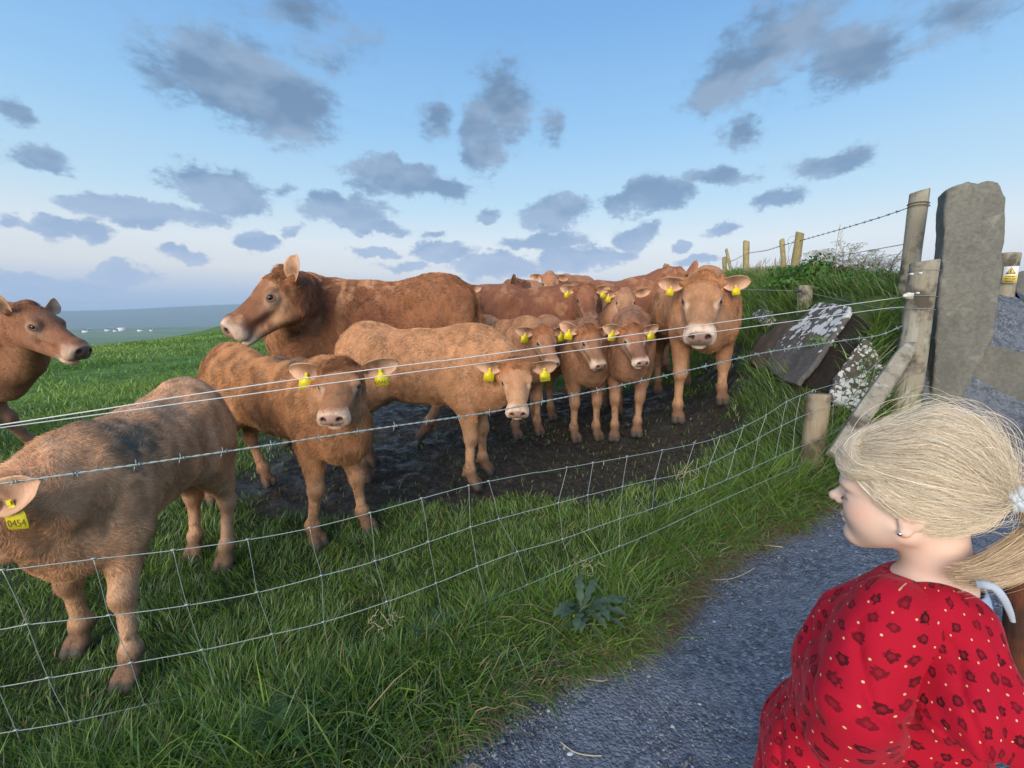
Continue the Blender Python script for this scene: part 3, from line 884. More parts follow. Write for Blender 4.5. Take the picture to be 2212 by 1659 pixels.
# ------------------------------------------------------------------ fence on top of the bank
def plane_pt(u, v, p0, n):
    d = ray(u, v); o = np.array([0, 0, CAM_Z]); n = np.asarray(n, float); p0 = np.asarray(p0, float)
    return o + d * ((p0 - o) @ n) / (d @ n)
BP0 = np.array([BA[0], BA[1], 0]); BPN = np.array([BD[1], -BD[0], 0])
def bankp(u, v): return plane_pt(u, v, BP0, BPN)
def bank_fence():
    c = bankp(1985, 610)
    root = empty('bank_fence', (c[0], c[1], c[2] - .1))
    tag(root, 'old barbed wire fence on leaning round posts along the top of the grassy bank', 'fence')
    posts = [((1987, 414), (1962, 612), .054, WOOD), ((1728, 503), (1716, 582), .046, WOODG), ((1689, 519), (1694, 584), .030, WOODG),
             ((1612, 522), (1611, 585), .050, WOODG), ((1569, 539), (1579, 585), .030, WOODG), ((1565, 556), (1566, 590), .045, WOODG)]
    tops = []
    for i, (a, b, r, m_) in enumerate(posts):
        t = bankp(*a); bb = bankp(*b); d = t - bb
        log = log_post('fence_post', bb - d * .5, t, r * 1.08, r, m_, None, 20 + i, cut=.3, sides=12); local_parent(log, root)
    w1 = [(1967, 447), (1900, 470), (1820, 494), (1735, 518), (1690, 530), (1655, 541), (1614, 548), (1585, 562), (1560, 570)]
    barbed('barbed_wire', [bankp(*q) for q in w1], root, RUST, .13, .0020, barb=True)
    w2 = [(1962, 526), (1900, 537), (1850, 546), (1780, 560), (1720, 572), (1614, 580), (1560, 590)]
    barbed('barbed_wire', [bankp(*q) for q in w2], root, RUST, .20, .0018, barb=False)
    loop = [(1705, 542), (1702, 520), (1712, 510), (1722, 514), (1712, 524), (1703, 545), (1706, 570), (1714, 582)]
    ptube('loose_wire', [bankp(*q) for q in loop], .0018, RUST, root)
    th = np.linspace(0, 2 * PI, 20)
    for v in (440, 446):
        c = bankp(1984, v); mb = MB()
        mb.tube(np.stack([c[0] + .060 * np.cos(th), c[1] + .060 * np.sin(th), c[2] + .003 * np.sin(th * 2)], 1), .003, 4, cap=False)
        local_parent(mb.build('wrapped_wire', RUST), root)
    # low post in the bank side with a corner line
    t = PY(1741, 619, 3.95); b = PY(1733, 700, 3.95)
    r2 = empty('short_post', (b[0], b[1], b[2])); tag(r2, 'short stubby post low in the bank above the lichened slab', 'post')
    local_parent(log_post('post_shaft', b - (t - b) * .4, t, .060, .056, WOOD, None, 44, cut=.1), r2)
    ic = PY(1722, 629, 3.88); mb = MB(); mb.tube([ic - np.array([.03, 0, 0]), ic, ic + np.array([.04, 0, 0])], [.006, .014, .006], 8)
    local_parent(mb.build('insulator', BLACKP), r2)
    pts = [PY(1560, 624, 4.4), PY(1640, 626, 4.1), ic, PY(1745, 632, 3.86), PY(1850, 655, 3.3), PY(1918, 668, 2.75), FP(1952, 662)]
    ptube('corner_line', pts, .0016, WIRE, r2, 4)
bank_fence()

# ------------------------------------------------------------------ flagstones
def slab(name, outline, p0, n, thick, matl, label, cat, jag=.012, seed=1, depthpts=None, group=None, vox=.012, rough=.016, sit=2):
    """flagstone: a prism with broken outline, remeshed and worn into real relief"""
    rs = np.random.default_rng(seed)
    if depthpts == 'ground':
        Gp = np.array([G(u, v) for (u, v) in outline]); c = Gp.mean(0)
        u_, s_, vt = np.linalg.svd(Gp - c); n = vt[2]; n = n * np.sign(n @ (np.array([0, 0, CAM_Z]) - c))
        if n[2] > .75: n = n * np.array([1, 1, .6]); n /= np.linalg.norm(n)
        n = n / np.linalg.norm(n)
        sh = max(0, ((Gp - c) @ n).max()) * .6 + p0
        P = np.array([plane_pt(u, v, c + n * sh, n) for (u, v) in outline])
    else: P = np.array([plane_pt(u, v, p0, n) for (u, v) in outline])
    n = np.asarray(n, float); n = n / np.linalg.norm(n)
    Q = []
    for i in range(len(P)):
        a, b = P[i], P[(i + 1) % len(P)]
        k = max(1, int(np.linalg.norm(b - a) / .05))
        for j in range(k): Q.append(a + (b - a) * j / k + rs.normal(0, jag * .5, 3) * (1 if j else .4))
    Q = np.array(Q); m = len(Q); cc = Q.mean(0)
    V = np.vstack([Q, Q - n * thick]) - cc
    F = [tuple(range(m)), tuple(range(m, 2 * m))[::-1]] + [(i, m + i, m + (i + 1) % m, (i + 1) % m) for i in range(m)]
    a_ = sum(np.cross(Q[i] - cc, Q[(i + 1) % m] - cc) for i in range(m))
    if a_ @ n < 0: F = [f[::-1] for f in F]
    o = mesh_from(name, V, F, matl, True); o.location = cc
    r = o.modifiers.new('remesh', 'REMESH'); r.mode = 'VOXEL'; r.voxel_size = vox; r.use_smooth_shade = True
    sm = o.modifiers.new('smooth', 'SMOOTH'); sm.iterations = sit; sm.factor = .5
    tx = bpy.data.textures.new('stone_relief', 'CLOUDS'); tx.noise_scale = .14; tx.noise_depth = 5
    dp = o.modifiers.new('relief', 'DISPLACE'); dp.texture = tx; dp.strength = rough; dp.mid_level = .5; dp.texture_coords = 'LOCAL'
    tag(o, label, cat, group)
    return o
def stones():
    slab('standing_stone', [(2042, 410), (2062, 401), (2092, 391), (2112, 396), (2133, 388), (2158, 393), (2165, 412), (2174, 428), (2172, 500), (2168, 585), (2155, 690), (2138, 745), (2100, 820), (2066, 880), (2040, 960), (2008, 960), (2016, 800), (2028, 640), (2038, 520)],
         (2.66, 2.80, .6), (-.50, -.86, .05), .17, STONE, 'tall grey flagstone standing upright beside the strainer post', 'standing stone', .007, 3, rough=.007, sit=1)
    slab('low_wall_stone', [(2098, 744), (2130, 742), (2170, 752), (2212, 762), (2330, 775), (2330, 920), (2212, 888), (2140, 868), (2085, 846)],
         (3.10, 2.78, .6), (-.45, -.88, .12), .14, CONC, 'long low brown-grey stone lying along the lane, right of the standing stone', 'stone', .004, 5, rough=.005, sit=1)
    slab('paving_stone', [(2085, 872), (2130, 868), (2230, 880), (2330, 895), (2330, 935), (2215, 908), (2130, 897), (2088, 885)],
         (2.6, 2.2, gz(2.7, 2.3) + .035), (0, 0, 1), .05, stone_mat('pale_paving', (.30, .34, .38), (.20, .23, .27)), 'pale flat paving stone on the path behind the child\'s hair', 'stone', .006, 6)
    slab('lichened_slab', [(1764, 652), (1800, 655), (1833, 660), (1835, 672), (1800, 725), (1762, 778), (1722, 830), (1690, 822), (1650, 790), (1672, 745), (1715, 700)],
         .05, None, .036, LICH, 'dark flagstone leaning on the bank, white lichen over its upper half', 'stone slab', .008, 8, depthpts='ground')
    slab('lichened_slab', [(1868, 728), (1884, 736), (1896, 762), (1906, 785), (1930, 793), (1950, 806), (1940, 840), (1905, 880), (1850, 892), (1790, 858), (1805, 815), (1835, 770)],
         .07, None, .06, LICH2, 'forked flagstone spotted white with lichen behind the wire, left of the strut', 'stone slab', .008, 9, depthpts='ground')
    slab('gap_shade_slab', [(1838, 672), (1880, 700), (1868, 745), (1800, 850), (1732, 830), (1780, 760)],
         .02, None, .10, GAP_SHADE, 'black slab added for the shade in the gap between the two lichened slabs', 'stone', .010, 10, depthpts='ground')  # added slab, painted black as the shadow of the gap
    slab('field_stone', [(1688, 690), (1745, 700), (1752, 730), (1700, 785), (1640, 800), (1612, 775), (1640, 730)],
         .03, None, .12, BROWN, 'smooth brown sloping rock between the bull and the lichened slab', 'stone', .010, 11, depthpts='ground')
    slab('pale_rock', [(1622, 676), (1645, 667), (1667, 670), (1668, 684), (1648, 700), (1628, 692)],
         .05, None, .09, LICH2, 'small white lichened rock tucked in the grass right of the bull', 'stone', .010, 12, depthpts='ground')
    slab('lane_stone', [(2196, 590), (2210, 584), (2250, 590), (2250, 690), (2194, 682)], (6.9, 6.1, 1), (-.7, -.7, 0), .2, STONE,
         'distant grey upright stone at the right edge beyond the sign', 'standing stone', .012, 13)
stones()

def sign_post():
    t = PY(2184, 549, 3.25); b = PY(2150, 742, 3.25)
    root = empty('sign_post', tuple(b)); tag(root, 'round grey post with small yellow and white warning sign at the lane', 'sign')
    local_parent(log_post('post_shaft', b - (t - b) * .3, t, .060, .054, WOOD, None, 60, cut=.1), root)
    th = np.linspace(0, 2 * PI, 20)
    n = np.array([-.72, -.69, .05]); n /= np.linalg.norm(n)
    c = PY(2181, 596, 3.25) + n * .085
    up = (t - b) / np.linalg.norm(t - b); rt = np.cross(up, n); rt /= np.linalg.norm(rt); rt = -rt if rt[0] < 0 else rt
    W, H = .036, .058
    def quad(a, b_, c_, d_, off, nm, m, par):
        P = [c + rt * x + up * y + n * off for (x, y) in (a, b_, c_, d_)] if d_ is not None else [c + rt * x + up * y + n * off for (x, y) in (a, b_, c_)]
        P2 = [p - n * .0012 for p in P]; k = len(P)
        F = [tuple(range(k)), tuple(range(k, 2 * k))[::-1]] + [(i, k + i, k + (i + 1) % k, (i + 1) % k) for i in range(k)]
        o = mesh_from(nm, np.array(P + P2), F, m, False)
        if par is root: local_parent(o, root)
        else: o.parent = par
        return o
    white = simple('sign_white', (.72, .74, .72), .4, noise_amt=.03); yel = simple('sign_yellow', (.75, .58, .10), .4, noise_amt=.03); blk = simple('sign_black', (.03, .03, .03), .5)
    pl = quad((-W, -H), (W, -H), (W, H), (-W, H), .0, 'sign_plate', white, root)
    quad((-W * .93, -H * .95), (W * .93, -H * .95), (W * .93, -.006), (-W * .93, -.006), .002, 'yellow_panel', yel, pl)
    quad((-.024, .006), (.024, .006), (0, .050), None, .002, 'triangle_border', blk, pl)
    quad((-.020, .0085), (.020, .0085), (0, .045), None, .004, 'warning_triangle', yel, pl)
    quad((-.002, .016), (.002, .016), (.003, .034), (-.003, .034), .0055, 'exclamation_bar', blk, pl)
    quad((-.002, .011), (.002, .011), (.002, .0140), (-.002, .0140), .0055, 'exclamation_dot', blk, pl)
    for k in range(4):
        y = -.016 - k * .011; w_ = W * (.62, .75, .70, .5)[k]
        quad((-w_, y), (w_, y), (w_, y + .004), (-w_, y + .004), .0035, 'small_print_line', blk, pl)
sign_post()
# ------------------------------------------------------------------ cattle
def coat_material(name, rough=.75):
    m, t, b, o = mat(name)
    tc = t.new('ShaderNodeTexCoord').outputs['Object']
    col = attr(t)
    st = t.vmath('MULTIPLY', tc, (1, 1, .45))
    n1 = t.noise(st, 34, 4, .65, .8); n2 = t.noise(st, 130, 3, .6, .5); n3 = t.noise(tc, 9, 3, .6)
    v = t.math('MULTIPLY_ADD', n1, .95, t.math('MULTIPLY_ADD', n3, .60, .24))
    hsv = t.new('ShaderNodeHueSaturation', ins={'Value': v, 'Color': col, 'Saturation': .94})
    t.l.new(hsv.outputs[0], b.inputs[0])
    al = attr(t, 'Col', 'Alpha')          # alpha carries wetness of nose and hoof
    ro = t.new('ShaderNodeMix', data_type='FLOAT', ins={0: al, 2: .38, 3: rough})
    t.l.new(ro.outputs[0], b.inputs['Roughness'])
    b.inputs['Specular IOR Level'].default_value = .25
    b.inputs['Sheen Weight'].default_value = .12; b.inputs['Sheen Roughness'].default_value = .5
    setc(b, 'Sheen Tint', (1, .75, .5))
    bs = t.math('MULTIPLY', al, .45)
    n = bump(t, b, t.math('MULTIPLY_ADD', n1, .7, t.math('MULTIPLY', n2, .4)), .4, .012); t.l.new(bs, n.inputs['Strength'])
    return m
COAT = coat_material('cattle_coat')
def fur_material():
    m, t, b, o = mat('fur_strand')
    rnd = t.new('ShaderNodeHairInfo').outputs['Random']
    hsv = t.new('ShaderNodeHueSaturation', ins={'Value': t.math('MULTIPLY_ADD', rnd, .5, .95), 'Color': attr(t)})
    t.l.new(hsv.outputs[0], b.inputs[0]); b.inputs['Roughness'].default_value = .6
    b.inputs['Specular IOR Level'].default_value = .25
    return m
FUR = fur_material()
EYE = simple('dark_wet_eye', (.012, .007, .005), .06, noise_amt=0, spec=.7)
TAGM = simple('yellow_plastic_tag', (.72, .62, .02), .4, noise_amt=.06)
TAGW = simple('white_plastic_stud', (.75, .75, .70), .4, noise_amt=.05)
INK = simple('black_ink', (.10, .085, .02), .6, noise_amt=0)

def strands(name, roots, dirs, length, rad, cols, parent, bend=None, segs=3, matl=None):
    n = len(roots)
    hc = bpy.data.hair_curves.new(name)
    hc.add_curves([segs] * n)
    t = np.linspace(0, 1, segs)[None, :, None]
    L = np.asarray(length).reshape(-1, 1, 1)
    P = roots[:, None] + dirs[:, None] * t * L
    if bend is not None: P = P + bend[:, None] * (t ** 2) * L
    hc.attributes['position'].data.foreach_set('vector', P.astype(np.float32).ravel())
    ra = hc.attributes.get('radius') or hc.attributes.new('radius', 'FLOAT', 'POINT')
    R = np.broadcast_to(np.asarray(rad).reshape(-1, 1) * np.linspace(1, .25, segs)[None], (n, segs)).astype(np.float32)
    ra.data.foreach_set('value', np.ascontiguousarray(R).ravel())
    ca = hc.attributes.new('Col', 'FLOAT_COLOR', 'POINT')
    C = np.repeat(np.concatenate([cols[:, :3], np.ones((n, 1))], 1)[:, None], segs, 1).astype(np.float32)
    ca.data.foreach_set('color', C.ravel())
    hc.materials.append(matl or FUR)
    o = bpy.data.objects.new(name, hc); COL.objects.link(o); o.parent = parent
    return o

def tag_mesh(name, base, down, face, parent, size=1.0, text=None):
    """yellow bell-shaped ear tag hanging at base, its print side towards face"""
    down = np.asarray(down, float); face = np.asarray(face, float)
    down /= np.linalg.norm(down); face = face - down * (face @ down); face /= np.linalg.norm(face)
    side = np.cross(down, face)
    out = [(-.004, -.006), (.004, -.006), (.007, .008), (.012, .018), (.027, .026), (.029, .032), (.029, .066), (.025, .070), (-.025, .070), (-.029, .066), (-.029, .032), (-.027, .026), (-.012, .018), (-.007, .008)]
    n = len(out); V = []
    for k in (0, 1):
        for (a, b) in out:
            V.append(base + size * (side * a + down * b + face * (.0016 * k)))
    F = [tuple(range(n))[::-1], tuple(range(n, 2 * n))] + [(i, (i + 1) % n, n + (i + 1) % n, n + i) for i in range(n)]
    V += [base + size * (side * a * 1.0 + down * b + face * .006) for a, b in ((-.006, -.006), (.006, -.006), (.006, .006), (-.006, .006))]
    F.append((2 * n, 2 * n + 3, 2 * n + 2, 2 * n + 1)[::-1])
    o = mesh_from(name, np.array(V), F, TAGM, False, parent=parent)
    if text:
        c = bpy.data.curves.new('tag_number', 'FONT'); c.body = text; c.size = .026 * size; c.align_x = 'CENTER'; c.resolution_u = 2
        to = bpy.data.objects.new('tag_number', c)
        COL.objects.link(to)
        dg = bpy.context.evaluated_depsgraph_get()
        me = bpy.data.meshes.new_from_object(to.evaluated_get(dg)); bpy.data.objects.remove(to)
        me.name = 'tag_number'; me.materials.clear(); me.materials.append(INK)
        t2 = bpy.data.objects.new('tag_number', me); COL.objects.link(t2); t2.parent = o
        M = Matrix.Identity(4)
        p = base + size * (down * .063 + face * .0026)
        R = np.stack([np.cross(-down, face), -down, face], 1)
        for i in range(3):
            for j in range(3): M[i][j] = R[i, j]
            M[i][3] = p[i]
        t2.matrix_local = M
    return o

def ear_geo(base, d, opn, L, W, coatc, inner=(.66, .40, .26), rimc=(.62, .36, .2)):
    d = d / np.linalg.norm(d); opn = opn - d * (opn @ d); opn /= np.linalg.norm(opn)
    s = np.cross(d, opn)
    nt, ns = 16, 11
    V = []; C = []
    for side in (0, 1):
        for i in range(nt):
            t = i / (nt - 1)
            wd = W * .5 * (np.sin(PI * (t * .865 + .10)) ** .55) * (1 if t < .999 else .25)
            wd = max(wd, W * .06)
            if t > .93: wd *= .72
            for j in range(ns):
                a = -1 + 2 * j / (ns - 1)
                cup = .55 * (a * a) * wd * (1 - t * .45) * 1.1
                c = base + d * (L * t) + s * (a * wd * .92) + opn * (cup - .28 * L * (t - .15) ** 2 * .25)
                if side: c = c - opn * (.0035 + .012 * (1 - t) ** 2 * (1 - a * a)) * L / .15
                V.append(c)
                edge = max(abs(a) ** 3, t ** 5)
                if side == 0:
                    dk = max(0, 1 - abs(t - .36) / .42) * (1 - a * a) * .85
                    col = np.array(inner) * (1 - dk) + np.array((.16, .075, .04)) * dk
                    col = col * (1 - edge * .6) + np.array(rimc) * edge * .6
                else:
                    col = np.array(coatc) * 1.05 * (1 - edge * .5) + np.array(rimc) * edge * .5
                C.append(col)
    F = []
    m = nt * ns
    for i in range(nt - 1):
        for j in range(ns - 1):
            a = i * ns + j
            F.append((a, a + 1, a + ns + 1, a + ns)); F.append((m + a, m + a + ns, m + a + ns + 1, m + a + 1))
    for i in range(nt - 1):
        a = i * ns; F.append((a, a + ns, m + a + ns, m + a))
        a = i * ns + ns - 1; F.append((a + ns, a, m + a, m + a + ns))
    for j in range(ns - 1):
        a = (nt - 1) * ns + j; F.append((a, a + 1, m + a + 1, m + a))
    return np.array(V), np.array(F), np.array(C)

def make_cow(name, label, cat, feet, H, P, M, dist, calf=0.0, coat=((.36, .175, .080), (.26, .11, .048)), group=None, yaw_ear=(0, 0), roll=0.0,
             fur=0.0, fur_n=0, tags=(None, None), ear_open=None, ear_size=1.0, patches=None, pale=(.66, .50, .37), nose=(.35, .215, .175), ears=(1, 1), ear_dir=None,
             wid=1.0, drop=0.0, mud=None, muzzle_scale=1.0, dirty=1.0, neck_c=.45, belly=0.0, eye_ring=1.0, lean=0.0, face=None, head_w=1.0, dapple=0.0, vox=1.0, tail=1, detail=True, lips=1.0):
    feet = [np.asarray(f, float) for f in feet]           # front left, front right, hind left, hind right
    fc = (feet[0] + feet[1]) / 2; hc = (feet[2] + feet[3]) / 2
    th = math.atan2(fc[1] - hc[1], fc[0] - hc[0])
    O = (fc + hc) / 2
    cR = np.array([[math.cos(th), math.sin(th), 0], [-math.sin(th), math.cos(th), 0], [0, 0, 1]])
    loc = lambda p: cR @ (np.asarray(p, float) - O)
    F_ = [loc(f) for f in feet]
    fx = (F_[0][0] + F_[1][0]) / 2; hx = (F_[2][0] + F_[3][0]) / 2
    fy = (F_[0][1] + F_[1][1]) / 2; hy = (F_[2][1] + F_[3][1]) / 2
    gzf = (F_[0][2] + F_[1][2]) / 2; gzh = (F_[2][2] + F_[3][2]) / 2
    S = fx - hx; kx = S / .83
    wy = H * wid * (1 - .12 * calf)
    thin = 1 - .10 * calf
    def U(x, y, z):
        t = (x + .46) / .83; z = z - drop * max(0, (x + .15) / .6) * max(0, (z - .35) / .6)
        return np.array([hx + kx * (x + .46), hy + (fy - hy) * t + wy * y, gzh + (gzf - gzh) * t + H * z])
    rX = lambda r: kx * r
    P = loc(P); M = loc(M)
    ax = M - P; 
    up0 = np.array([0, 0, 1.]); ax_n = ax / np.linalg.norm(ax)
    up = up0 - ax_n * (up0 @ ax_n)
    if np.linalg.norm(up) < .2: up = np.array([-1., 0, 0])
    up /= np.linalg.norm(up)
    L = np.linalg.norm(ax)
    Oh = P - up * .15 * L
    ax = M - Oh; L = np.linalg.norm(ax); ax = ax / L
    up = up0 - ax * (up0 @ ax); up = up / np.linalg.norm(up); lat = np.cross(up, ax)
    if roll:
        c, s_ = math.cos(roll), math.sin(roll); up, lat = up * c + lat * s_, lat * c - up * s_
    def Hd(x, y, z): return Oh + L * (x * ax + y * lat + z * up)
    HR = np.stack([ax, lat, up], 1)
    # ---- grid
    bv = max(.0075, .0040 * dist) * vox; hv = max(.0042, .0022 * dist) * vox
    hp = np.array([Hd(x, y, z) for x in (-.12, 1.12) for y in (-.33, .33) for z in (-.42, .25)])
    hlo, hhi = hp.min(0), hp.max(0)
    lo = np.array([min(hx - .28 * H, hlo[0]), min(F_[1][1], F_[3][1], hy, fy) - .30 * H, min(f[2] for f in F_) - .03])
    lo[1] = min(lo[1], hlo[1]); hi = np.array([max(fx + .30 * H, hhi[0]), max(max(F_[0][1], F_[2][1], hy, fy) + .30 * H, hhi[1]), max(H * 1.08 + max(gzf, gzh), hhi[2] + .02)])
    axes = [gridaxis(lo[i] - .02, hi[i] + .02, bv, [(hlo[i], hhi[i], hv)]) for i in range(3)]
    v = Vol(*axes)
    k = .055 * H
    # torso
    dep = calf * .045
    v.ell(U(.12, 0, .705 + dep * .6), (rX(.40), wy * .205, H * (.262 - dep * .8)), k=.02)
    v.ell(U(-.12, 0, .69 + dep * .7 - belly * .02), (rX(.36), wy * (.215 + .03 * belly), H * (.245 - dep + belly * .02)), k=k)
    v.ell(U(-.40, 0, .80), (rX(.22), wy * .185, H * .205), k=k)
    v.cone(U(.34, 0, .885), U(-.02, 0, .86), .085 * H, .085 * H, k=k)
    v.cone(U(-.02, 0, .86), U(-.44, 0, .895), .085 * H, .085 * H, k=k)
    v.ell(U(.33, 0, .925), (rX(.16), wy * .055, H * .055), k=k)
    for s in (-1, 1):
        v.ell(U(-.30, s * .135, .865), (rX(.07), wy * .05, H * .045), k=.08 * H)       # hook bone
        v.ell(U(-.56, s * .07, .84), (rX(.06), wy * .055, H * .06), k=.05 * H)      # pin bone
        v.ell(U(.32, s * .125, .70), (rX(.14), wy * .085, H * .22), R=[[.97, 0, .24], [0, 1, 0], [-.24, 0, .97]], k=.05 * H)
        v.ell(U(.42, s * .10, .60), (rX(.09), wy * .075, H * .12), k=.05 * H)        # point of shoulder
        # hollow in front of the hip
        v.ell(U(-.22, s * .25, .80), (rX(.10), wy * .06, H * .10), k=.06 * H, sub=True)
    v.ell(U(.44, 0, .62), (rX(.12), wy * .13, H * .16), k=k)
    v.ell(U(.46, 0, .52 + dep), (rX(.10), wy * .075, H * .09), k=k)
    v.cone(U(-.48, 0, .925), U(-.575, 0, .90), .05 * H, .035 * H, k=.04 * H)
    for s in (-1, 1):
        v.cone(U(.17, s * .235, .86), U(.215, s * .225, .56), .016 * H, .016 * H, k=.045 * H, sub=True)     # behind the shoulder
        v.cone(U(-.235, s * .215, .76), U(-.27, s * .20, .55), .016 * H, .014 * H, k=.05 * H, sub=True)      # flank fold
        v.cone(U(.38, s * .20, .86), U(.47, s * .17, .66), .014 * H, .012 * H, k=.045 * H, sub=True)         # before the shoulder
    # legs
    bend = []
    for i, s in ((0, 1), (1, -1)):
        f = F_[i]; d = f - U(.37, s * .125, 0)
        g = lambda x, y, z, w: U(x, y * s, z) + d * w
        el_ = g(.33, .125, .56, .10); kn = g(.365, .122, .315, .55); ft = g(.36, .122, .115, .93); pa = g(.385, .122, .055, 1.0)
        v.cone(g(.30, .11, .68, .0), el_, .115 * H * thin, .085 * H * thin, k=.05 * H, sq=((0, 1, 0), .8))
        v.cone(el_, kn, .080 * H * thin, .041 * H * thin, k=.03 * H)
        v.ell(kn + np.array([.006 * H, 0, 0]), (.047 * H * thin, .045 * H * thin, .055 * H), k=.02 * H)
        v.cone(kn, ft, .033 * H * thin, .028 * H * thin, k=.02 * H)
        v.ell(ft, (.037 * H, .037 * H, .036 * H), k=.02 * H)
        v.cone(ft, pa, .030 * H, .033 * H, k=.02 * H)
        for q in (-1, 1):
            v.cone(pa + np.array([.008 * H, q * .017 * H, -.002]), pa + np.array([.034 * H, q * .022 * H, -.038 * H]), .026 * H, .026 * H, k=.006 * H)
        v.ell(ft + np.array([-.035 * H, 0, -.03 * H]), (.014 * H, .028 * H, .014 * H), k=.01 * H)
    for i, s in ((2, 1), (3, -1)):
        f = F_[i]; d = f - U(-.46, s * .12, 0)
        g = lambda x, y, z, w: U(x, y * s, z) + d * w
        st = g(-.30, .13, .60, .12); ho = g(-.545, .118, .345, .6); ft = g(-.495, .12, .12, .95); pa = g(-.47, .12, .06, 1.0)
        v.ell(g(-.42, .115, .67, .0), (rX(.165), wy * .092, H * .215), k=.05 * H)
        v.cone(st, g(-.47, .118, .46, .45), .105 * H * thin, .068 * H * thin, k=.045 * H, sq=((0, 1, 0), .8))
        v.cone(g(-.53, .11, .74, 0), g(-.525, .118, .44, .45), .09 * H * thin, .045 * H * thin, k=.05 * H, sq=((0, 1, 0), .8))
        v.cone(g(-.47, .118, .46, .45), ho, .060 * H * thin, .043 * H * thin, k=.03 * H)
        v.ell(ho, (.050 * H, .040 * H, .055 * H), k=.02 * H)
        v.cone(g(-.57, .118, .375, .6), g(-.535, .118, .47, .4), .022 * H, .022 * H, k=.02 * H)
        v.cone(ho, ft, .035 * H * thin, .029 * H * thin, k=.025 * H)
        v.ell(ft, (.038 * H, .037 * H, .037 * H), k=.02 * H)
        v.cone(ft, pa, .031 * H, .034 * H, k=.02 * H)
        for q in (-1, 1):
            v.cone(pa + np.array([.006 * H, q * .017 * H, -.002]), pa + np.array([.034 * H, q * .022 * H, -.042 * H]), .026 * H, .026 * H, k=.006 * H)
        v.ell(ft + np.array([-.036 * H, 0, -.03 * H]), (.014 * H, .028 * H, .014 * H), k=.01 * H)
    # neck along a curve
    hdg = np.array([1., 0, 0])
    def curve(a, b, ra, rb, kk, sq=None, c=neck_c, n=6):
        ctrl = a + hdg * np.linalg.norm(b - a) * c + np.array([0, 0, .02 * H])
        pts = [(1 - t) ** 2 * a + 2 * t * (1 - t) * ctrl + t * t * b for t in np.linspace(0, 1, n + 1)]
        rr = np.linspace(ra, rb, n + 1)
        for i in range(n): v.cone(pts[i], pts[i + 1], rr[i], rr[i + 1], k=kk, sq=sq)
    curve(U(.34, 0, .78), Hd(.10, 0, -.22), .160 * H, .20 * L, .05 * H)
    curve(U(.30, 0, .905), Hd(.03, 0, -.10), .085 * H, .15 * L, .05 * H)
    curve(U(.44, 0, .60), Hd(.22, 0, -.33), .105 * H, .10 * L, .06 * H)
    # head
    kh = .07 * L; ms = muzzle_scale; hw = head_w * (1.25 if calf > .3 else 1.15)
    hd = 1.08 if calf > .3 else 1.20
    def Hw(x, y, z): return Hd(x, y * hw, z * (hd if z < -.04 else 1))
    def rr_(a, b, c): return L * np.array((a, b * hw, c * (hd if c > .06 and a < .15 else 1)))
    v.ell(Hw(.16, 0, -.07), rr_(.235, .200, .215), HR, k=.10 * L)
    v.ell(Hw(.24, 0, .025), rr_(.24, .165, .115), HR, k=.06 * L)
    v.ell(Hw(.02, 0, .065), rr_(.085, .105, .085), HR, k=.06 * L)
    v.cone(Hw(.30, 0, -.085), Hw(.84, 0, -.085), .150 * L * hw, .118 * L * hw, k=kh, sq=(up, .92))
    v.cone(Hw(.22, 0, .045), Hw(.80, 0, -.045), .090 * L, .072 * L, k=.05 * L)
    v.ell(Hw(.86, 0, -.105), rr_(.135, .150 * ms, .145 * ms), HR, k=.05 * L)
    v.ell(Hw(.935, 0, -.085), rr_(.068, .138 * ms, .098 * ms), HR, k=.03 * L)
    for s in (-1, 1):
        v.cone(Hw(.20, s * .09, -.28), Hw(.74, s * .045, -.235), .115 * L, .072 * L, k=.06 * L)
        v.ell(Hw(.27, s * .115, -.20), rr_(.20, .075, .17), HR, k=.06 * L)
        v.ell(Hw(.34, s * .150, .025), rr_(.095, .055, .050), HR, k=.04 * L)       # brow
        v.ell(Hw(.375, s * .160, -.045), rr_(.088, .054, .066), HR, k=.03 * L)
        v.cone(Hw(.42, s * .14, -.10), Hw(.66, s * .110, -.10), .050 * L, .035 * L, k=.05 * L)  # cheek ridge
        v.ell(Hw(.90, s * .10 * ms, -.145), rr_(.080, .058, .082), HR, k=.03 * L)  # lip pads
        v.cone(Hw(.05, s * .15, -.02), Hw(.04, s * .215, -.01), .070 * L, .050 * L, k=.05 * L)   # ear root
    v.ell(Hw(.85, 0, -.262), rr_(.110, .095, .048), HR, k=.02 * L)            # chin
    v.cone(Hw(.45, 0, -.235), Hw(.78, 0, -.245), .085 * L, .068 * L, k=.05 * L)
    eyes = []
    for s in (-1, 1):
        v.ell(Hw(.400, s * .205, -.026), rr_(.034, .030, .024), HR, k=.010 * L, sub=True)
        v.ell(Hw(.990, s * .074 * ms, -.055), rr_(.036, .026, .036), HR @ np.array([[1, 0, 0], [0, .85, -.5 * s], [0, .5 * s, .85]]), k=.015 * L, sub=True)
        eyes.append(Hw(.395, s * .178, -.028))
    v.ell(Hw(.93, 0, -.218), rr_(.14, .16, .009), HR, k=.012 * L, sub=True)
    v.ell(Hw(1.005, 0, -.14), rr_(.03, .006, .05), HR, k=.012 * L, sub=True)
    # tail
    if tail:
        tp = [U(-.565, 0, .90), U(-.625, 0, .86), U(-.645, 0, .74), U(-.64, .01, .60), U(-.635, .015, .46), U(-.63, .01, .34)]
        for i in range(5): v.cone(tp[i], tp[i + 1], (.034, .026, .020, .018, .024)[i] * H, (.026, .020, .018, .024, .020)[i] * H, k=.015 * H)
    V, Fq = v.mesh()
    V = relax(V, Fq, 2)
    N = vnormals(V, Fq)
    # ---- colour of the coat
    u = (V[:, 0] - hx) / kx - .46
    tt = (u + .46) / .83
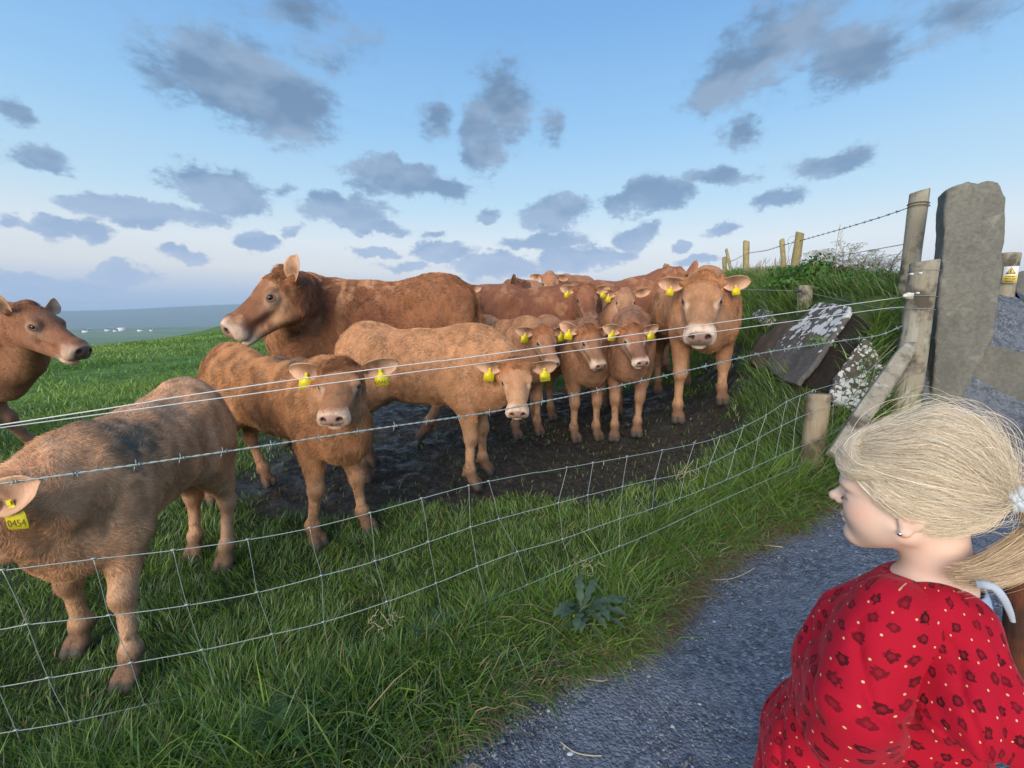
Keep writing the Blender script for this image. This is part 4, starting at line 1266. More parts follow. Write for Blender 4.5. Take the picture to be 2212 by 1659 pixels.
    zz = (V[:, 2] - (gzh + (gzf - gzh) * tt)) / H
    hq = (V - Oh) @ HR / L; hq[:, 1] /= hw; hq[:, 2] = np.where(hq[:, 2] < 0, hq[:, 2] / hd, hq[:, 2])
    tor = sstep(.42, .60, zz) * (1 - sstep(-.15, .05, hq[:, 0]) * (np.abs(hq[:, 1]) < .5) * (np.abs(hq[:, 2]) < .6) * (hq[:, 0] < 1.25))
    dsp = ((vnoise(V * np.array([1, 1, .8]), 8 / H, 301, 2) - .5) * .020 + (vnoise(V * np.array([1, 1, .55]), 24 / H, 302, 2) - .5) * .0075) * H * (.25 + .75 * tor) * np.where((hq[:, 0] > -.05) & (hq[:, 0] < 1.2) & (np.abs(hq[:, 1]) < .4) & (np.abs(hq[:, 2]) < .5), .12, 1)
    V = V + N * dsp[:, None]; N = vnormals(V, Fq)
    c1, c2 = np.array(coat[0]), np.array(coat[1])
    n_ = vnoise(V, 3.2 / H, 11, 4)[:, None]
    m_ = sstep(.30, .72, n_)
    C = c1 * (1 - m_) + c2 * m_
    inhead = sstep(-.35, .05, hq[:, 0]) * (np.abs(hq[:, 1]) < .34) * (hq[:, 2] > -.42) * (hq[:, 2] < .3) * (hq[:, 0] < 1.2)
    muz = inhead * (np.abs(hq[:, 1]) < .22) * sstep(-.345, -.325, hq[:, 2])
    if dapple:
        fl = V * np.array([1, 1, .55])
        dp = sstep(.50, .66, vnoise(fl, 19 / H, 5, 3)) * sstep(.36, .56, vnoise(V, 2.5 / H, 8, 2)) * sstep(.45, .62, zz)
        C = C + dapple * dp[:, None] * (np.array((.56, .30, .145)) - C)
    # paler insides and shanks
    shank = sstep(.44, .30, zz) * (1 - inhead)
    C = C + (shank * .5)[:, None] * (np.array((.52, .31, .175)) - C)
    und = sstep(.2, -.7, N[:, 2]) * (zz > .4) * (zz < .75) * (1 - inhead)
    C = C + (und * .25)[:, None] * (np.array((.46, .27, .15)) - C)
    # face: redder brow, pale eye rings and muzzle
    fn = vnoise(V, 14 / L * .4, 3, 3)
    brow = sstep(.55, .1, np.abs(hq[:, 0] - .15)) * (hq[:, 2] > -.1) * inhead
    fc_ = np.array(face if face is not None else c1 * .95)
    C = C + (brow * .55)[:, None] * (fc_ - C)
    for s in (-1, 1):
        q = np.sqrt(((hq[:, 0] - .40) / 1.15) ** 2 + (hq[:, 1] - s * .195) ** 2 + ((hq[:, 2] + .030) / .8) ** 2)
        ring = sstep(.115, .060, q) * eye_ring
        C = C + (ring * .55 * (.6 + .6 * fn))[:, None] * (np.array(pale) - C)
        cheek = np.exp(-(((hq[:, 0] - .48) / .15) ** 2 + ((hq[:, 1] - s * .20) / .08) ** 2 + ((hq[:, 2] + .13) / .10) ** 2))
        C = C + (cheek * .38 * eye_ring)[:, None] * (np.array(pale) * .9 - C)
        lid = sstep(.058, .044, q)
        C = C + (lid * .85)[:, None] * (np.array((.10, .05, .035)) - C)
    mz = sstep(.75, .89, hq[:, 0] + .20 * (fn - .5) - .9 * np.maximum(0, hq[:, 2] + .06)) * muz
    C = C + (mz * .85 * lips)[:, None] * (np.array(pale) * 1.02 - C)
    chin = sstep(.68, .84, hq[:, 0]) * sstep(-.19, -.23, hq[:, 2]) * muz
    C = C + (chin * .8 * lips)[:, None] * (np.array(pale) * 1.05 - C)
    q = np.sqrt(((hq[:, 0] - .995) / .62) ** 2 + (hq[:, 1] / (1.08 * ms)) ** 2 + ((hq[:, 2] + .085) / .95) ** 2)
    pad = sstep(.128, .104, q + .012 * (fn - .5))
    C = C + (pad * .97)[:, None] * (np.array(nose) * (.85 + .35 * fn[:, None]) - C)
    for s in (-1, 1):
        q = np.sqrt(((hq[:, 0] - .985) / 1.2) ** 2 + (hq[:, 1] - s * .074 * ms) ** 2 + (hq[:, 2] + .055) ** 2)
        nh = sstep(.040, .028, q)
        C = C + (nh * .95)[:, None] * (np.array((.045, .016, .015)) - C)
    # soiled fetlocks and horn of the hooves
    fz = np.full(len(V), 9.); 
    for f in F_:
        dd = np.hypot(V[:, 0] - f[0], V[:, 1] - f[1])
        fz = np.where(dd < .16 * H, np.minimum(fz, (V[:, 2] - f[2]) / H), fz)
    sl = np.maximum(sstep(.16, .09, fz + .05 * (n_[:, 0] - .5)), .75 * sstep(.52, .66, vnoise(V, 30 / H, 55, 3)) * sstep(.42, .12, fz)) * dirty
    C = C + (sl * .75)[:, None] * (np.array((.085, .045, .028)) - C)
    if calf > 0 or dirty > .5:
        kn_ = np.exp(-((fz - .30) / .035) ** 2) * (N[:, 0] > .2) * .5 * dirty
        C = C + kn_[:, None] * (np.array((.16, .07, .035)) - C)
    hf = sstep(.050, .036, fz)
    C = C + (hf * .95)[:, None] * (np.array((.06, .055, .048)) - C)
    alpha = 1 - np.maximum(pad * .95, hf * .5)
    if mud:
        for (mx, my, mz_, r_, st_) in mud:      # unit coordinates, radius, strength
            q = np.sqrt(((u - mx)) ** 2 + ((V[:, 1] - fy * 0) / wy - my) ** 2 * .6 + (zz - mz_) ** 2) / r_
            a_ = sstep(1.0, .55, q + 1.3 * (vnoise(V, 26, 77, 4) - .5)) * st_
            C = C + a_[:, None] * (np.array((.10, .10, .082)) - C)
    if patches:
        for (x_, y_, z_, r_, st_, cc) in patches:   # head coordinates
            q = np.sqrt((hq[:, 0] - x_) ** 2 + (hq[:, 1] - y_) ** 2 + (hq[:, 2] - z_) ** 2) / r_
            a_ = sstep(1.0, .5, q + .7 * (vnoise(V, 40, 78, 3) - .5)) * st_
            C = C + a_[:, None] * (np.array(cc) - C)
    C = np.clip(C, .004, .9)
    nbody = len(V); Cb = np.concatenate([C, alpha[:, None]], 1)
    # ---- ears joined to the same skin
    root = empty(name, O, th); tag(root, label, cat, group)
    allV, allF, allC = [V], [Fq], [Cb]
    off = nbody
    tag_jobs = []
    for idx, s in enumerate((1, -1)):
        if not ears[idx]: continue
        if ear_dir and ear_dir[idx] is not None: a = ear_dir[idx]
        else: a = (-.12, 1.0, -.05)
        d = lat * s * a[1] + ax * a[0] + up * a[2]; d /= np.linalg.norm(d)
        axh = ax * np.array([1, 1, .25]); axh = axh / (np.linalg.norm(axh) + 1e-6)
        op = axh * 1.0 + np.array([0, 0, -.22]) if ear_open is None else cR @ np.asarray(ear_open[idx], float)
        es_ = ear_size * (.92 if calf > .3 else .70); el_len = .47 * L * es_; ew = .34 * L * es_
        b0 = Hw(.05, s * .215, -.005)
        EV, EF, EC = ear_geo(b0, d, op, el_len, ew, c1 * .9 if face is None else fc_)
        if s < 0: EF = EF[:, ::-1]
        allV.append(EV); allF.append(EF + off); allC.append(np.concatenate([EC, np.ones((len(EC), 1))], 1)); off += len(EV)
        if tags[idx] is not None:
            dn = loc(O + np.array([0, 0, -1.])); dn = np.array([0, 0, -1.]) + d * .12
            opn = op - d * (op @ d); opn /= np.linalg.norm(opn)
            tag_jobs.append((b0 + d * el_len * .46 + opn * .02 * L - np.array([0, 0, .045 * L]), dn, opn + up * .1, tags[idx]))
    Va, Fa, Ca = np.vstack(allV), np.vstack(allF), np.vstack(allC)
    body = mesh_from('body', Va, Fa, COAT, True, cols={'Col': Ca}, parent=root)
    for (b0, dn, fcv, txt) in tag_jobs:
        tag_mesh('ear_tag', b0, dn, fcv, root, size=1.1 if calf else 1.0, text=txt if isinstance(txt, str) else None)
    if detail:
        for e in eyes:
            me = bpy.data.meshes.new('eye')
            sp = MB(); n1_, n2_ = 10, 14
            vv = [e + (.041 if calf > .3 else .036) * L * np.array([math.sin(a) * math.cos(b), math.sin(a) * math.sin(b), math.cos(a)]) for a in np.linspace(.01, PI - .01, n1_) for b in np.linspace(0, 2 * PI, n2_, endpoint=False)]
            ff = [(i * n2_ + j, i * n2_ + (j + 1) % n2_, (i + 1) * n2_ + (j + 1) % n2_, (i + 1) * n2_ + j) for i in range(n1_ - 1) for j in range(n2_)]
            sp.add(vv, ff); sp.build('eye', EYE, root)
    # ---- coat hair
    if fur_n:
        A = .5 * np.linalg.norm(np.cross(V[Fq[:, 2]] - V[Fq[:, 0]], V[Fq[:, 3]] - V[Fq[:, 1]]), axis=1)
        cdir = cR @ (np.array([0, 0, CAM_Z]) - O)
        fcen = V[Fq].mean(1); fnn = N[Fq[:, 0]]
        vis = ((cdir - fcen) * fnn).sum(1) > -.25
        A = A * vis * (1 + 1.5 * (hq[Fq[:, 0], 0] > -.1) * inhead[Fq[:, 0]])
        pick = RNG.choice(len(Fq), fur_n, p=A / A.sum())
        a_, b_ = RNG.random(fur_n)[:, None], RNG.random(fur_n)[:, None]
        Q = Fq[pick]
        R_ = V[Q[:, 0]] * (1 - a_) * (1 - b_) + V[Q[:, 1]] * a_ * (1 - b_) + V[Q[:, 2]] * a_ * b_ + V[Q[:, 3]] * (1 - a_) * b_
        i0 = Q[:, 0]; nn = N[i0]
        ih = inhead[i0][:, None]; ln = fur * (1 - .62 * inhead[i0] * (hq[i0, 0] > .22)) * np.where(zz[i0] < .42, .55, 1.0)
        pol = np.exp(-((hq[i0, 0] - .03) / .12) ** 2) * sstep(.02, .12, hq[i0, 2]) * ih[:, 0]
        ln = ln * (1 + 1.3 * pol)
        ok = (Cb[i0, 3] > .6) & (fz[i0] > .045)
        for e in eyes: ok &= np.linalg.norm(R_ - e, axis=1) > .062 * L
        flow = np.array([-.75, 0, -.5]) * (1 - ih) + (ax * .6 + np.array([0, 0, -.3])) * ih
        flow = np.where((zz[i0] < .45)[:, None], np.array([-.15, 0, -1.]), flow)
        wv = np.stack([vnoise(R_, 16, 91, 2), vnoise(R_, 16, 92, 2), vnoise(R_, 16, 93, 2)], 1) - .5
        flow = flow + wv * 2.2 + (RNG.random((fur_n, 3)) - .5) * .8
        flow = flow - nn * (flow * nn).sum(1, keepdims=True)
        flow /= np.linalg.norm(flow, axis=1, keepdims=True) + 1e-9
        dr = flow * .85 + nn * (.35 + .25 * RNG.random((fur_n, 1)))
        ln = ln * (.6 + .8 * RNG.random(fur_n))
        cc = C[i0] * (.70 + .62 * sstep(.3, .7, vnoise(R_ * np.array([1, 1, .6]), 24, 95, 3)))[:, None]
        rad = max(.0006, .00045 * dist)
        strands('coat', (R_ - nn * .002)[ok], dr[ok], ln[ok], rad, cc[ok], root, bend=(-nn * .25)[ok])
    return root
# ------------------------------------------------------------------ the herd
HG = 'ginger cattle crowding at the wire fence'
FULL = globals().get('HERD_ONLY')
def gp(u, v): return G(u, v)
def pt(x, y): return np.array([x, y, gz(x, y)])
RED = ((.31, .135, .060), (.20, .075, .034)); DARK = ((.225, .085, .040), (.13, .045, .024)); TAN = ((.60, .36, .205), (.47, .26, .135)); PALE = ((.50, .26, .115), (.40, .19, .08))
def herd():
    only = globals().get('HERD_ONLY')
    def want(k): return only is None or k in only
    if want('A'):
        f1, f2 = pt(-1.26, 1.28), pt(-1.56, 1.42)
        h1, h2 = pt(-1.35, 1.90), pt(-1.56, 1.99)
        make_cow('calf', 'tan curly calf nearest the fence at the left edge, head out of the frame', 'calf', (f1, f2, h1, h2), .90,
                 np.array([-1.43, 1.20, .70]), np.array([-1.74, 1.10, .46]), 1.6, calf=1, coat=TAN, group=HG, fur=.020, fur_n=70000,
                 tags=('0454', None), mud=[(.20, .2, .93, .16, .8), (.30, .18, .82, .09, .7)], ear_dir=((-1.0, .35, .0), None), ear_open=((.2, -.9, .1), (0, 1, 0)), neck_c=.25, wid=1.0, vox=1.0, ear_size=.84, drop=.10)
    if want('B'):
        make_cow('calf', 'ginger calf facing the camera with dirty eye, between the two nearest calves', 'calf',
                 (pt(-.80, 2.24), pt(-1.02, 2.10), pt(-1.60, 2.74), pt(-1.80, 2.50)), .95,
                 PY(738, 778, 2.05), PY(713, 902, 1.82), 2.2, calf=1, wid=.84, head_w=1.12, ear_size=1.15, coat=((.42, .215, .10), (.30, .14, .062)), group=HG, fur=.024, fur_n=75000,
                 tags=('60469', True), mud=[(.15, .05, .99, .12, .8), (0, .05, 1.0, .1, .8), (.2, .1, .93, .08, .6)], face=(.27, .115, .05),
                 patches=[(.45, .20, -.08, .14, .85, (.12, .10, .085))], ear_dir=((-.10, 1, .12), (-.05, 1, -.10)))
    if want('C'):
        make_cow('calf', 'smooth light brown calf standing side-on in the middle, lowered head turned to camera', 'calf',
                 (pt(-.20, 3.02), pt(-.27, 2.74), pt(-1.05, 3.16), pt(-1.0, 2.88)), 1.07,
                 PY(1117, 775, 2.62), PY(1118, 893, 2.42), 2.8, calf=.7, coat=((.48, .255, .125), (.38, .19, .09)), group=HG, fur=.016, fur_n=80000,
                 face=(.42, .185, .080), tags=('78612', True), ear_dir=((-.05, 1, -.12), (-.05, 1, -.12)))
    if want('D'):
        make_cow('cow', 'big red-brown cow at the left looking left, mottled shaggy neck', 'cow',
                 (pt(-1.90, 3.75), pt(-1.85, 4.2), pt(-.80, 3.85), pt(-.36, 4.25)), 1.46,
                 PY(604, 580, 3.35), PY(473, 706, 3.05), 3.8, calf=0, coat=RED, group=HG, fur=.022, fur_n=80000, dapple=.9,
                 face=(.40, .20, .095), nose=(.34, .19, .155), eye_ring=.55, roll=.0, ear_dir=((-.45, .55, .72), (.75, .8, .12)), ear_open=((-.2, -1, .1), (-.6, -.8, 0)), ear_size=.98, neck_c=.1, head_w=1.02, tags=(None, None))
    if want('E'):
        make_cow('cow', 'brown cow at the left edge with only its head and neck in view', 'cow',
                 (pt(-3.62, 2.75), pt(-3.57, 3.2), pt(-4.65, 2.8), pt(-4.65, 3.2)), 1.20,
                 PY(64, 652, 2.75), PY(190, 752, 2.75), 2.9, calf=0, coat=((.30, .125, .058), (.22, .08, .036)), group=HG, fur=.012, fur_n=30000,
                 face=(.30, .135, .065), ear_dir=((-.4, .8, .3), (-.45, .45, .55)), ear_open=((1, 0, 0), (.4, -1, .1)), eye_ring=.5, lips=.7, nose=(.16, .11, .10), tags=(None, None))
    if want('F'):
        make_cow('calf', 'brown calf left of the front-facing pair, head turned right with grey-pink nose', 'calf',
                 (pt(.24, 3.95), pt(.03, 3.82), pt(-.18, 4.75), pt(-.42, 4.6)), 1.08,
                 PY(1177, 705, 3.62), PY(1200, 786, 3.45), 4.0, calf=1, coat=((.36, .185, .095), (.27, .125, .06)), group=HG, fur=.018, fur_n=26000,
                 tags=(True, True), face=(.36, .14, .055), nose=(.33, .20, .18), ear_dir=((.0, 1, .2), (-.1, 1, .0)))
    if want('G'):
        make_cow('calf', 'brown calf standing front-on in the middle of three, shaggy chest', 'calf',
                 (pt(.76, 3.82), pt(.55, 3.78), pt(.42, 4.5), pt(.24, 4.45)), 1.08,
                 PY(1275, 703, 3.56), PY(1303, 790, 3.40), 3.9, calf=1, coat=((.29, .145, .075), (.205, .095, .048)), group=HG, fur=.018, fur_n=22000,
                 tags=(None, True), face=(.36, .14, .055), ear_dir=((.0, 1, .1), (-.5, .7, -.15)))
    if want('H'):
        make_cow('calf', 'brown calf front-on with bright white muzzle, right one of the three calves', 'calf',
                 (pt(1.10, 3.74), pt(.90, 3.74), pt(1.32, 4.5), pt(1.12, 4.5)), 1.10,
                 PY(1368, 700, 3.50), PY(1392, 783, 3.30), 3.8, calf=1, coat=((.28, .140, .078), (.20, .095, .054)), group=HG, fur=.018, fur_n=22000,
                 tags=(True, True), face=(.36, .14, .055), pale=(.76, .62, .50), ear_dir=((-.05, 1, .05), (-.05, 1, .12)))
    if want('I'):
        make_cow('bull', 'heavy pale ginger bull with broad head facing the camera beside the bank', 'bull',
                 (pt(1.86, 3.82), pt(1.50, 3.90), pt(2.05, 5.1), pt(1.72, 5.1)), 1.27,
                 PY(1520, 588, 3.62), PY(1512, 722, 3.28), 3.9, calf=0, coat=((.42, .215, .105), (.31, .145, .065)), group=HG, fur=.018, fur_n=50000,
                 tags=(True, True), face=(.46, .22, .095), pale=(.70, .58, .47), nose=(.36, .24, .20), wid=1.12, muzzle_scale=1.12, ear_dir=((-.02, 1, -.02), (-.02, 1, .0)), belly=.5)
    if want('J'):
        make_cow('cow', 'dark red-brown cow side-on behind the calves, grey nose turned to camera', 'cow',
                 (pt(.72, 5.35), pt(.78, 5.8), pt(-.18, 5.55), pt(-.10, 5.95)), 1.46,
                 PY(1266, 612, 4.75), PY(1281, 688, 4.45), 5.2, calf=0, coat=DARK, group=HG, fur=.016, fur_n=16000, dapple=.35,
                 tags=(True, True), face=(.30, .12, .05), nose=(.27, .22, .21), lips=.15, eye_ring=.25, ear_dir=((-.02, 1, .12), (-.05, 1, .1)))
    if want('K'):
        make_cow('cow', 'dark brown cow half hidden behind the big red cow\'s rump', 'cow',
                 (pt(.15, 6.75), pt(.15, 7.15), pt(-.95, 6.6), pt(-.95, 7.0)), 1.58,
                 PY(1118, 604, 6.3), PY(1150, 680, 6.2), 6.5, calf=0, coat=DARK, group=HG, fur_n=8000, fur=.014, dapple=.2, ear_dir=((.0, 1, .3), (-.2, .5, .9)), tags=(None, None))
    if want('K2'):
        make_cow('cow', 'red cow whose tagged ear shows at the big cow\'s rump', 'cow',
                 (pt(-.62, 5.35), pt(-.85, 5.25), pt(-.55, 6.5), pt(-.80, 6.5)), 1.36,
                 PY(985, 612, 4.95), PY(966, 700, 4.75), 5.2, calf=0, coat=RED, group=HG, fur_n=0, tags=(True, None), ear_dir=((.0, 1, .05), (-.1, 1, .1)))
    if want('L'):
        make_cow('cow', 'far ginger cow with raised poll and both ears against the sky', 'cow',
                 (pt(1.35, 8.3), pt(1.35, 8.7), pt(.25, 8.2), pt(.25, 8.6)), 1.66,
                 PY(1188, 586, 7.6), PY(1196, 640, 7.2), 7.8, calf=0, coat=((.40, .18, .08), (.32, .13, .055)), group=HG, tags=(None, None), ear_dir=((.0, 1, -.25), (-.05, 1, -.15)), vox=.9)
    if want('M'):
        make_cow('cow', 'light ginger cow with only its long back showing above the dark cow', 'cow',
                 (pt(1.15, 6.7), pt(1.15, 7.0), pt(.25, 6.7), pt(.25, 7.0)), 1.52,
                 PY(1300, 640, 6.5), PY(1330, 700, 6.3), 6.6, calf=0, coat=((.42, .20, .09), (.34, .15, .065)), group=HG, tags=(None, None))
    if want('N'):
        make_cow('cow', 'dark brown cow side-on left of the bull, raised ear at right', 'cow',
                 (pt(2.10, 5.9), pt(2.10, 6.3), pt(1.10, 5.9), pt(1.10, 6.3)), 1.44,
                 PY(1468, 580, 6.0), PY(1500, 660, 6.2), 6.0, calf=0, coat=((.26, .10, .045), (.17, .06, .03)), group=HG, fur_n=10000, fur=.016, dapple=.35, tags=(None, None),
                 ear_dir=((-.3, .5, .8), (-.3, .45, .85)))
    if want('O'):
        make_cow('calf', 'small pale-faced calf looking out between the dark cow and the bull', 'calf',
                 (pt(1.22, 4.95), pt(1.05, 4.95), pt(1.35, 5.7), pt(1.15, 5.7)), 1.15,
                 PY(1352, 623, 4.75), PY(1353, 688, 4.55), 5.0, calf=1, coat=((.36, .18, .095), (.28, .13, .06)), group=HG, fur_n=8000, fur=.016,
                 tags=(None, True), face=(.42, .24, .14), ear_dir=((-.1, 1, .1), (-.1, 1, -.1)))
    if want('Q'):
        make_cow('cow', 'ginger cow whose face just shows behind the dark cow\'s poll', 'cow',
                 (pt(1.45, 7.6), pt(1.25, 7.6), pt(1.6, 8.7), pt(1.4, 8.7)), 1.52,
                 PY(1290, 608, 7.2), PY(1280, 650, 6.95), 7.3, calf=0, coat=((.40, .2, .10), (.32, .14, .06)), group=HG, tags=(None, None), vox=.9)
herd()
# ------------------------------------------------------------------ the child at the fence
def girl():
    HC = np.array([.640, .668, .857])
    yaw = math.radians(132); pitch = math.radians(-4); rollr = math.radians(3)
    f0 = np.array([math.cos(yaw), math.sin(yaw), 0]); l0 = np.array([-math.sin(yaw), math.cos(yaw), 0])
    f = f0 * math.cos(pitch) + np.array([0, 0, math.sin(pitch)]); z = np.cross(f, l0)
    R = np.stack([f, l0, z], 1)
    A = lambda x, y, q: HC + R @ np.array([x, y, q])
    gz0 = gz(.66, .70)
    root = empty('person', (.66, .70, gz0)); 
    tag(root, 'small blonde child in a red printed dress, seen from behind, looking at the cattle', 'person')
    par = lambda o: local_parent(o, root)
    # ---------------- body: head, neck, torso, arms and legs as one skin
    bw = math.radians(128); bf = np.array([math.cos(bw), math.sin(bw), 0]); bl = np.array([-math.sin(bw), math.cos(bw), 0]); up = np.array([0, 0, 1.])
    NB = A(-.035, 0, -.125) + np.array([.006, 0, 0])                      # base of the neck
    B = lambda x, y, q: NB + bf * x + bl * y + up * q
    SH = {1: PY(2050, 1360, .585), -1: B(.0, -.11, -.035)}
    pad_ = .26
    lo = np.array([HC[0] - .34, HC[1] - .34, gz0 - .02]); hi = np.array([HC[0] + .36, HC[1] + .36, HC[2] + .15])
    hl, hh = HC - np.array([.125, .125, .125]), HC + np.array([.125, .125, .12])
    axes = [gridaxis(lo[i], hi[i], .011, [(hl[i], hh[i], .0019 if i != 2 else .0019)]) for i in range(3)]
    v = Vol(*axes)
    v.ell(A(-.008, 0, .030), (.092, .070, .076), R, k=.01)
    v.ell(A(.036, 0, .028), (.045, .054, .052), R, k=.03)
    v.ell(A(.036, 0, -.034), (.044, .050, .056), R, k=.03)
    v.ell(A(.058, 0, .004), (.024, .032, .022), R, k=.02)
    for s in (-1, 1):
        v.ell(A(.043, s * .028, -.036), (.034, .029, .031), R, k=.02)
        v.cone(A(.0, s * .045, -.045), A(.058, s * .008, -.085), .022, .014, k=.03)
        v.ell(A(.068, s * .026, .009), (.016, .022, .008), R, k=.015)       # brow
    v.ell(A(.066, 0, -.086), (.014, .017, .012), R, k=.015)
    v.cone(A(.078, 0, -.004), A(.0975, 0, -.025), .0060, .0085, k=.010)
    v.ell(A(.0985, 0, -.0270), (.0078, .0075, .0068), R, k=.006)
    for s in (-1, 1): v.ell(A(.0890, s * .0085, -.0310), (.0065, .0050, .0055), R, k=.005)
    for s in (-1, 1):
        v.ell(A(.083, s * .031, -.008), (.013, .015, .0085), R, k=.010, sub=True)
        v.ell(A(.0650, s * .031, -.009), (.0135, .0145, .0125), R, k=.004)
        v.ell(A(.096, s * .0042, -.0360), (.0030, .0022, .0022), R, k=.002, sub=True)
    v.ell(A(.074, 0, -.050), (.010, .022, .012), R, k=.01)
    v.ell(A(.0832, 0, -.0535), (.0060, .0155, .0042), R, k=.004)
    v.ell(A(.0805, 0, -.0630), (.0065, .0140, .0048), R, k=.004)
    v.ell(A(.086, 0, -.0585), (.010, .0175, .0010), R, k=.003, sub=True)
    for s in (-1, 1):      # ears
        c, sn = math.cos(.30), math.sin(.30)
        ER = R @ np.array([[c, 0, -sn], [0, 1, 0], [sn, 0, c]])
        v.ell(A(-.012, s * .0695, -.012), (.017, .0070, .028), ER, k=.004)
        v.ell(A(-.009, s * .0775, -.008), (.0095, .0060, .018), ER, k=.004, sub=True)
        v.ell(A(-.004, s * .0700, -.038), (.0080, .0060, .0090), ER, k=.004)
        v.ell(A(-.006, s * .0735, -.012), (.004, .003, .010), ER, k=.003)
    v.cone(A(-.028, 0, -.04), NB + up * -.005 + bf * .0, .040, .045, k=.025)
    # torso and shoulders
    v.cone(B(.01, .06, -.070), B(.01, -.06, -.070), .042, .042, k=.05)
    v.ell(B(.02, 0, -.13), (.085, .085, .11), k=.05)
    v.ell(B(.03, 0, -.26), (.095, .095, .13), k=.05)
    v.ell(B(.02, 0, -.36), (.095, .095, .10), k=.05)
    # arms
    sh = SH[1]; el = PY(2095, 1530, .525); hd = PY(2215, 1600, .60)
    v.cone(B(0, .07, -.06), sh, .040, .038, k=.04); v.cone(sh, el, .036, .028, k=.02); v.cone(el, hd, .028, .020, k=.02)
    sr = SH[-1]; er = B(.03, -.12, -.20); hr = B(.05, -.10, -.34)
    v.cone(sr, er, .036, .027, k=.02); v.cone(er, hr, .026, .019, k=.02)
    for (w_, e_) in ((hd, el), (hr, er)):
        d = (w_ - e_) / np.linalg.norm(w_ - e_); sd_ = np.cross(d, up); sd_ /= np.linalg.norm(sd_)
        v.ell(w_ + d * .022, (.022, .022, .022), k=.02)
        for q, ln in ((-1.4, .040), (-.5, .048), (.4, .046), (1.2, .038)):
            a = w_ + d * .035 + sd_ * .009 * q; b = a + d * ln * .6 + sd_ * .003 * q; c_ = b + d * ln * .25 - up * ln * .35
            v.cone(a, b, .0075, .0068, k=.006); v.cone(b, c_, .0068, .0058, k=.004)
        v.cone(w_ + d * .015 + sd_ * .016, w_ + d * .035 + sd_ * .036 - up * .01, .0080, .0065, k=.008)
    # legs
    for s in (-1, 1):
        hp = B(.01, s * .045, -.42); kn = B(.03, s * .048, -.60); an = np.array([*(B(.01, s * .05, 0))[:2], gz0 + .07])
        v.cone(B(.01, s * .035, -.40), hp, .07, .055, k=.03); v.cone(hp, kn, .055, .036, k=.03); v.cone(kn, an, .036, .024, k=.02)
        v.cone(an, an + bf * .07 - up * .045, .026, .020, k=.02)
    V, F = v.mesh(); V = relax(V, F, 1); N = vnormals(V, F)
    q = (V - HC) @ R
    skin = np.array((.78, .57, .46)); C = np.tile(skin, (len(V), 1))
    nz = vnoise(V, 60, 5, 3)[:, None]; C = C * (.96 + .08 * nz)
    def blot(c, r, col, st):
        d = np.sqrt((((q - np.array(c)) / np.array(r)) ** 2).sum(1)); a = sstep(1, .2, d)[:, None] * st
        return C + a * (np.array(col) - C)
    for s in (-1, 1):
        C = blot((.050, s * .046, -.030), (.034, .03, .028), (.72, .36, .27), .5)
        C = blot((.070, s * .030, .010), (.018, .022, .0055), (.42, .29, .19), .7)     # eyebrow
        C = blot((.0775, s * .033, -.0155), (.010, .0150, .0022), (.12, .08, .06), .7)  # lashes
        C = blot((.072, s * .031, -.004), (.015, .016, .010), (.55, .34, .28), .45)
        C = blot((-.009, s * .075, -.010), (.012, .012, .020), (.60, .28, .20), .6)
    C = blot((.084, 0, -.0580), (.010, .018, .0095), (.62, .24, .22), .85)
    C = blot((.090, 0, -.0588), (.016, .018, .0018), (.22, .07, .06), .8)
    C = blot((.098, 0, -.029), (.014, .014, .012), (.72, .38, .30), .5)
    C = blot((.094, .0045, -.0410), (.004, .003, .003), (.18, .06, .05), .8)
    m, t, b, o = mat('child_skin')
    tc = t.new('ShaderNodeTexCoord').outputs['Object']
    t.l.new(attr(t), b.inputs[0]); b.inputs['Roughness'].default_value = .5
    b.inputs['Subsurface Weight'].default_value = .18; b.inputs['Subsurface Radius'].default_value = (.012, .005, .003); b.inputs['Subsurface Scale'].default_value = 1.0
    b.inputs['Specular IOR Level'].default_value = .35
    bump(t, b, t.noise(tc, 500, 3, .6), .08, .0008)
    body = mesh_from('body', V, F, m, True, cols={'Col': C}); par(body)
    mb = MB(); c = A(.001, .0765, -.040); mb.tube([c + R @ np.array([0, -.002, 0]), c + R @ np.array([0, .003, 0])], [.0034, .0030], 10)
    e_ = mb.build('earring', simple('silver_stud', (.85, .87, .9), .12, 1.0, noise_amt=0)); par(e_)
    # lashes of the half-closed eye
    roots = []; dirs = []
    for s in (-1, 1):
        for k in range(60):
            yy = s * (.020 + .024 * k / 59); roots.append(A(.0795 - 22 * (abs(yy) - .031) ** 2 - .0 * k, yy, -.0145)); dirs.append(R @ np.array([.8, s * .25 * (k - 30) / 30, -.55]))
    ls = strands('lashes', np.array(roots), np.array(dirs), np.full(120, .005), .00016, np.tile((.10, .07, .05), (120, 1)), root); ls.parent = None; par(ls)

    # ---------------- hair
    HM, t, b, o = mat('blonde_hair')
    rnd = t.new('ShaderNodeHairInfo').outputs['Random']
    hs = t.new('ShaderNodeHueSaturation', ins={'Value': t.math('MULTIPLY_ADD', rnd, .55, .75), 'Color': attr(t)})
    t.l.new(hs.outputs[0], b.inputs[0]); b.inputs['Roughness'].default_value = .38; b.inputs['Specular IOR Level'].default_value = .6
    SM, t, b, o = mat('blonde_hair_mass')
    tc = t.new('ShaderNodeTexCoord').outputs['Object']
    n_ = t.noise(tc, 60, 5, .6)
    t.l.new(t.mix(n_, (.50, .41, .28), (.70, .60, .43)), b.inputs[0]); b.inputs['Roughness'].default_value = .6
    ec = np.array([-.006, 0, .028]); er_ = np.array([.092, .077, .086])
    TIE = np.array([-.108, .006, .022])
    hv = Vol(*[gridaxis(lo_, hi_, .0028, []) for lo_, hi_ in zip(HC - .15, HC + .15)])
    hv.ell(A(*ec), er_ - .004, R, k=.01)
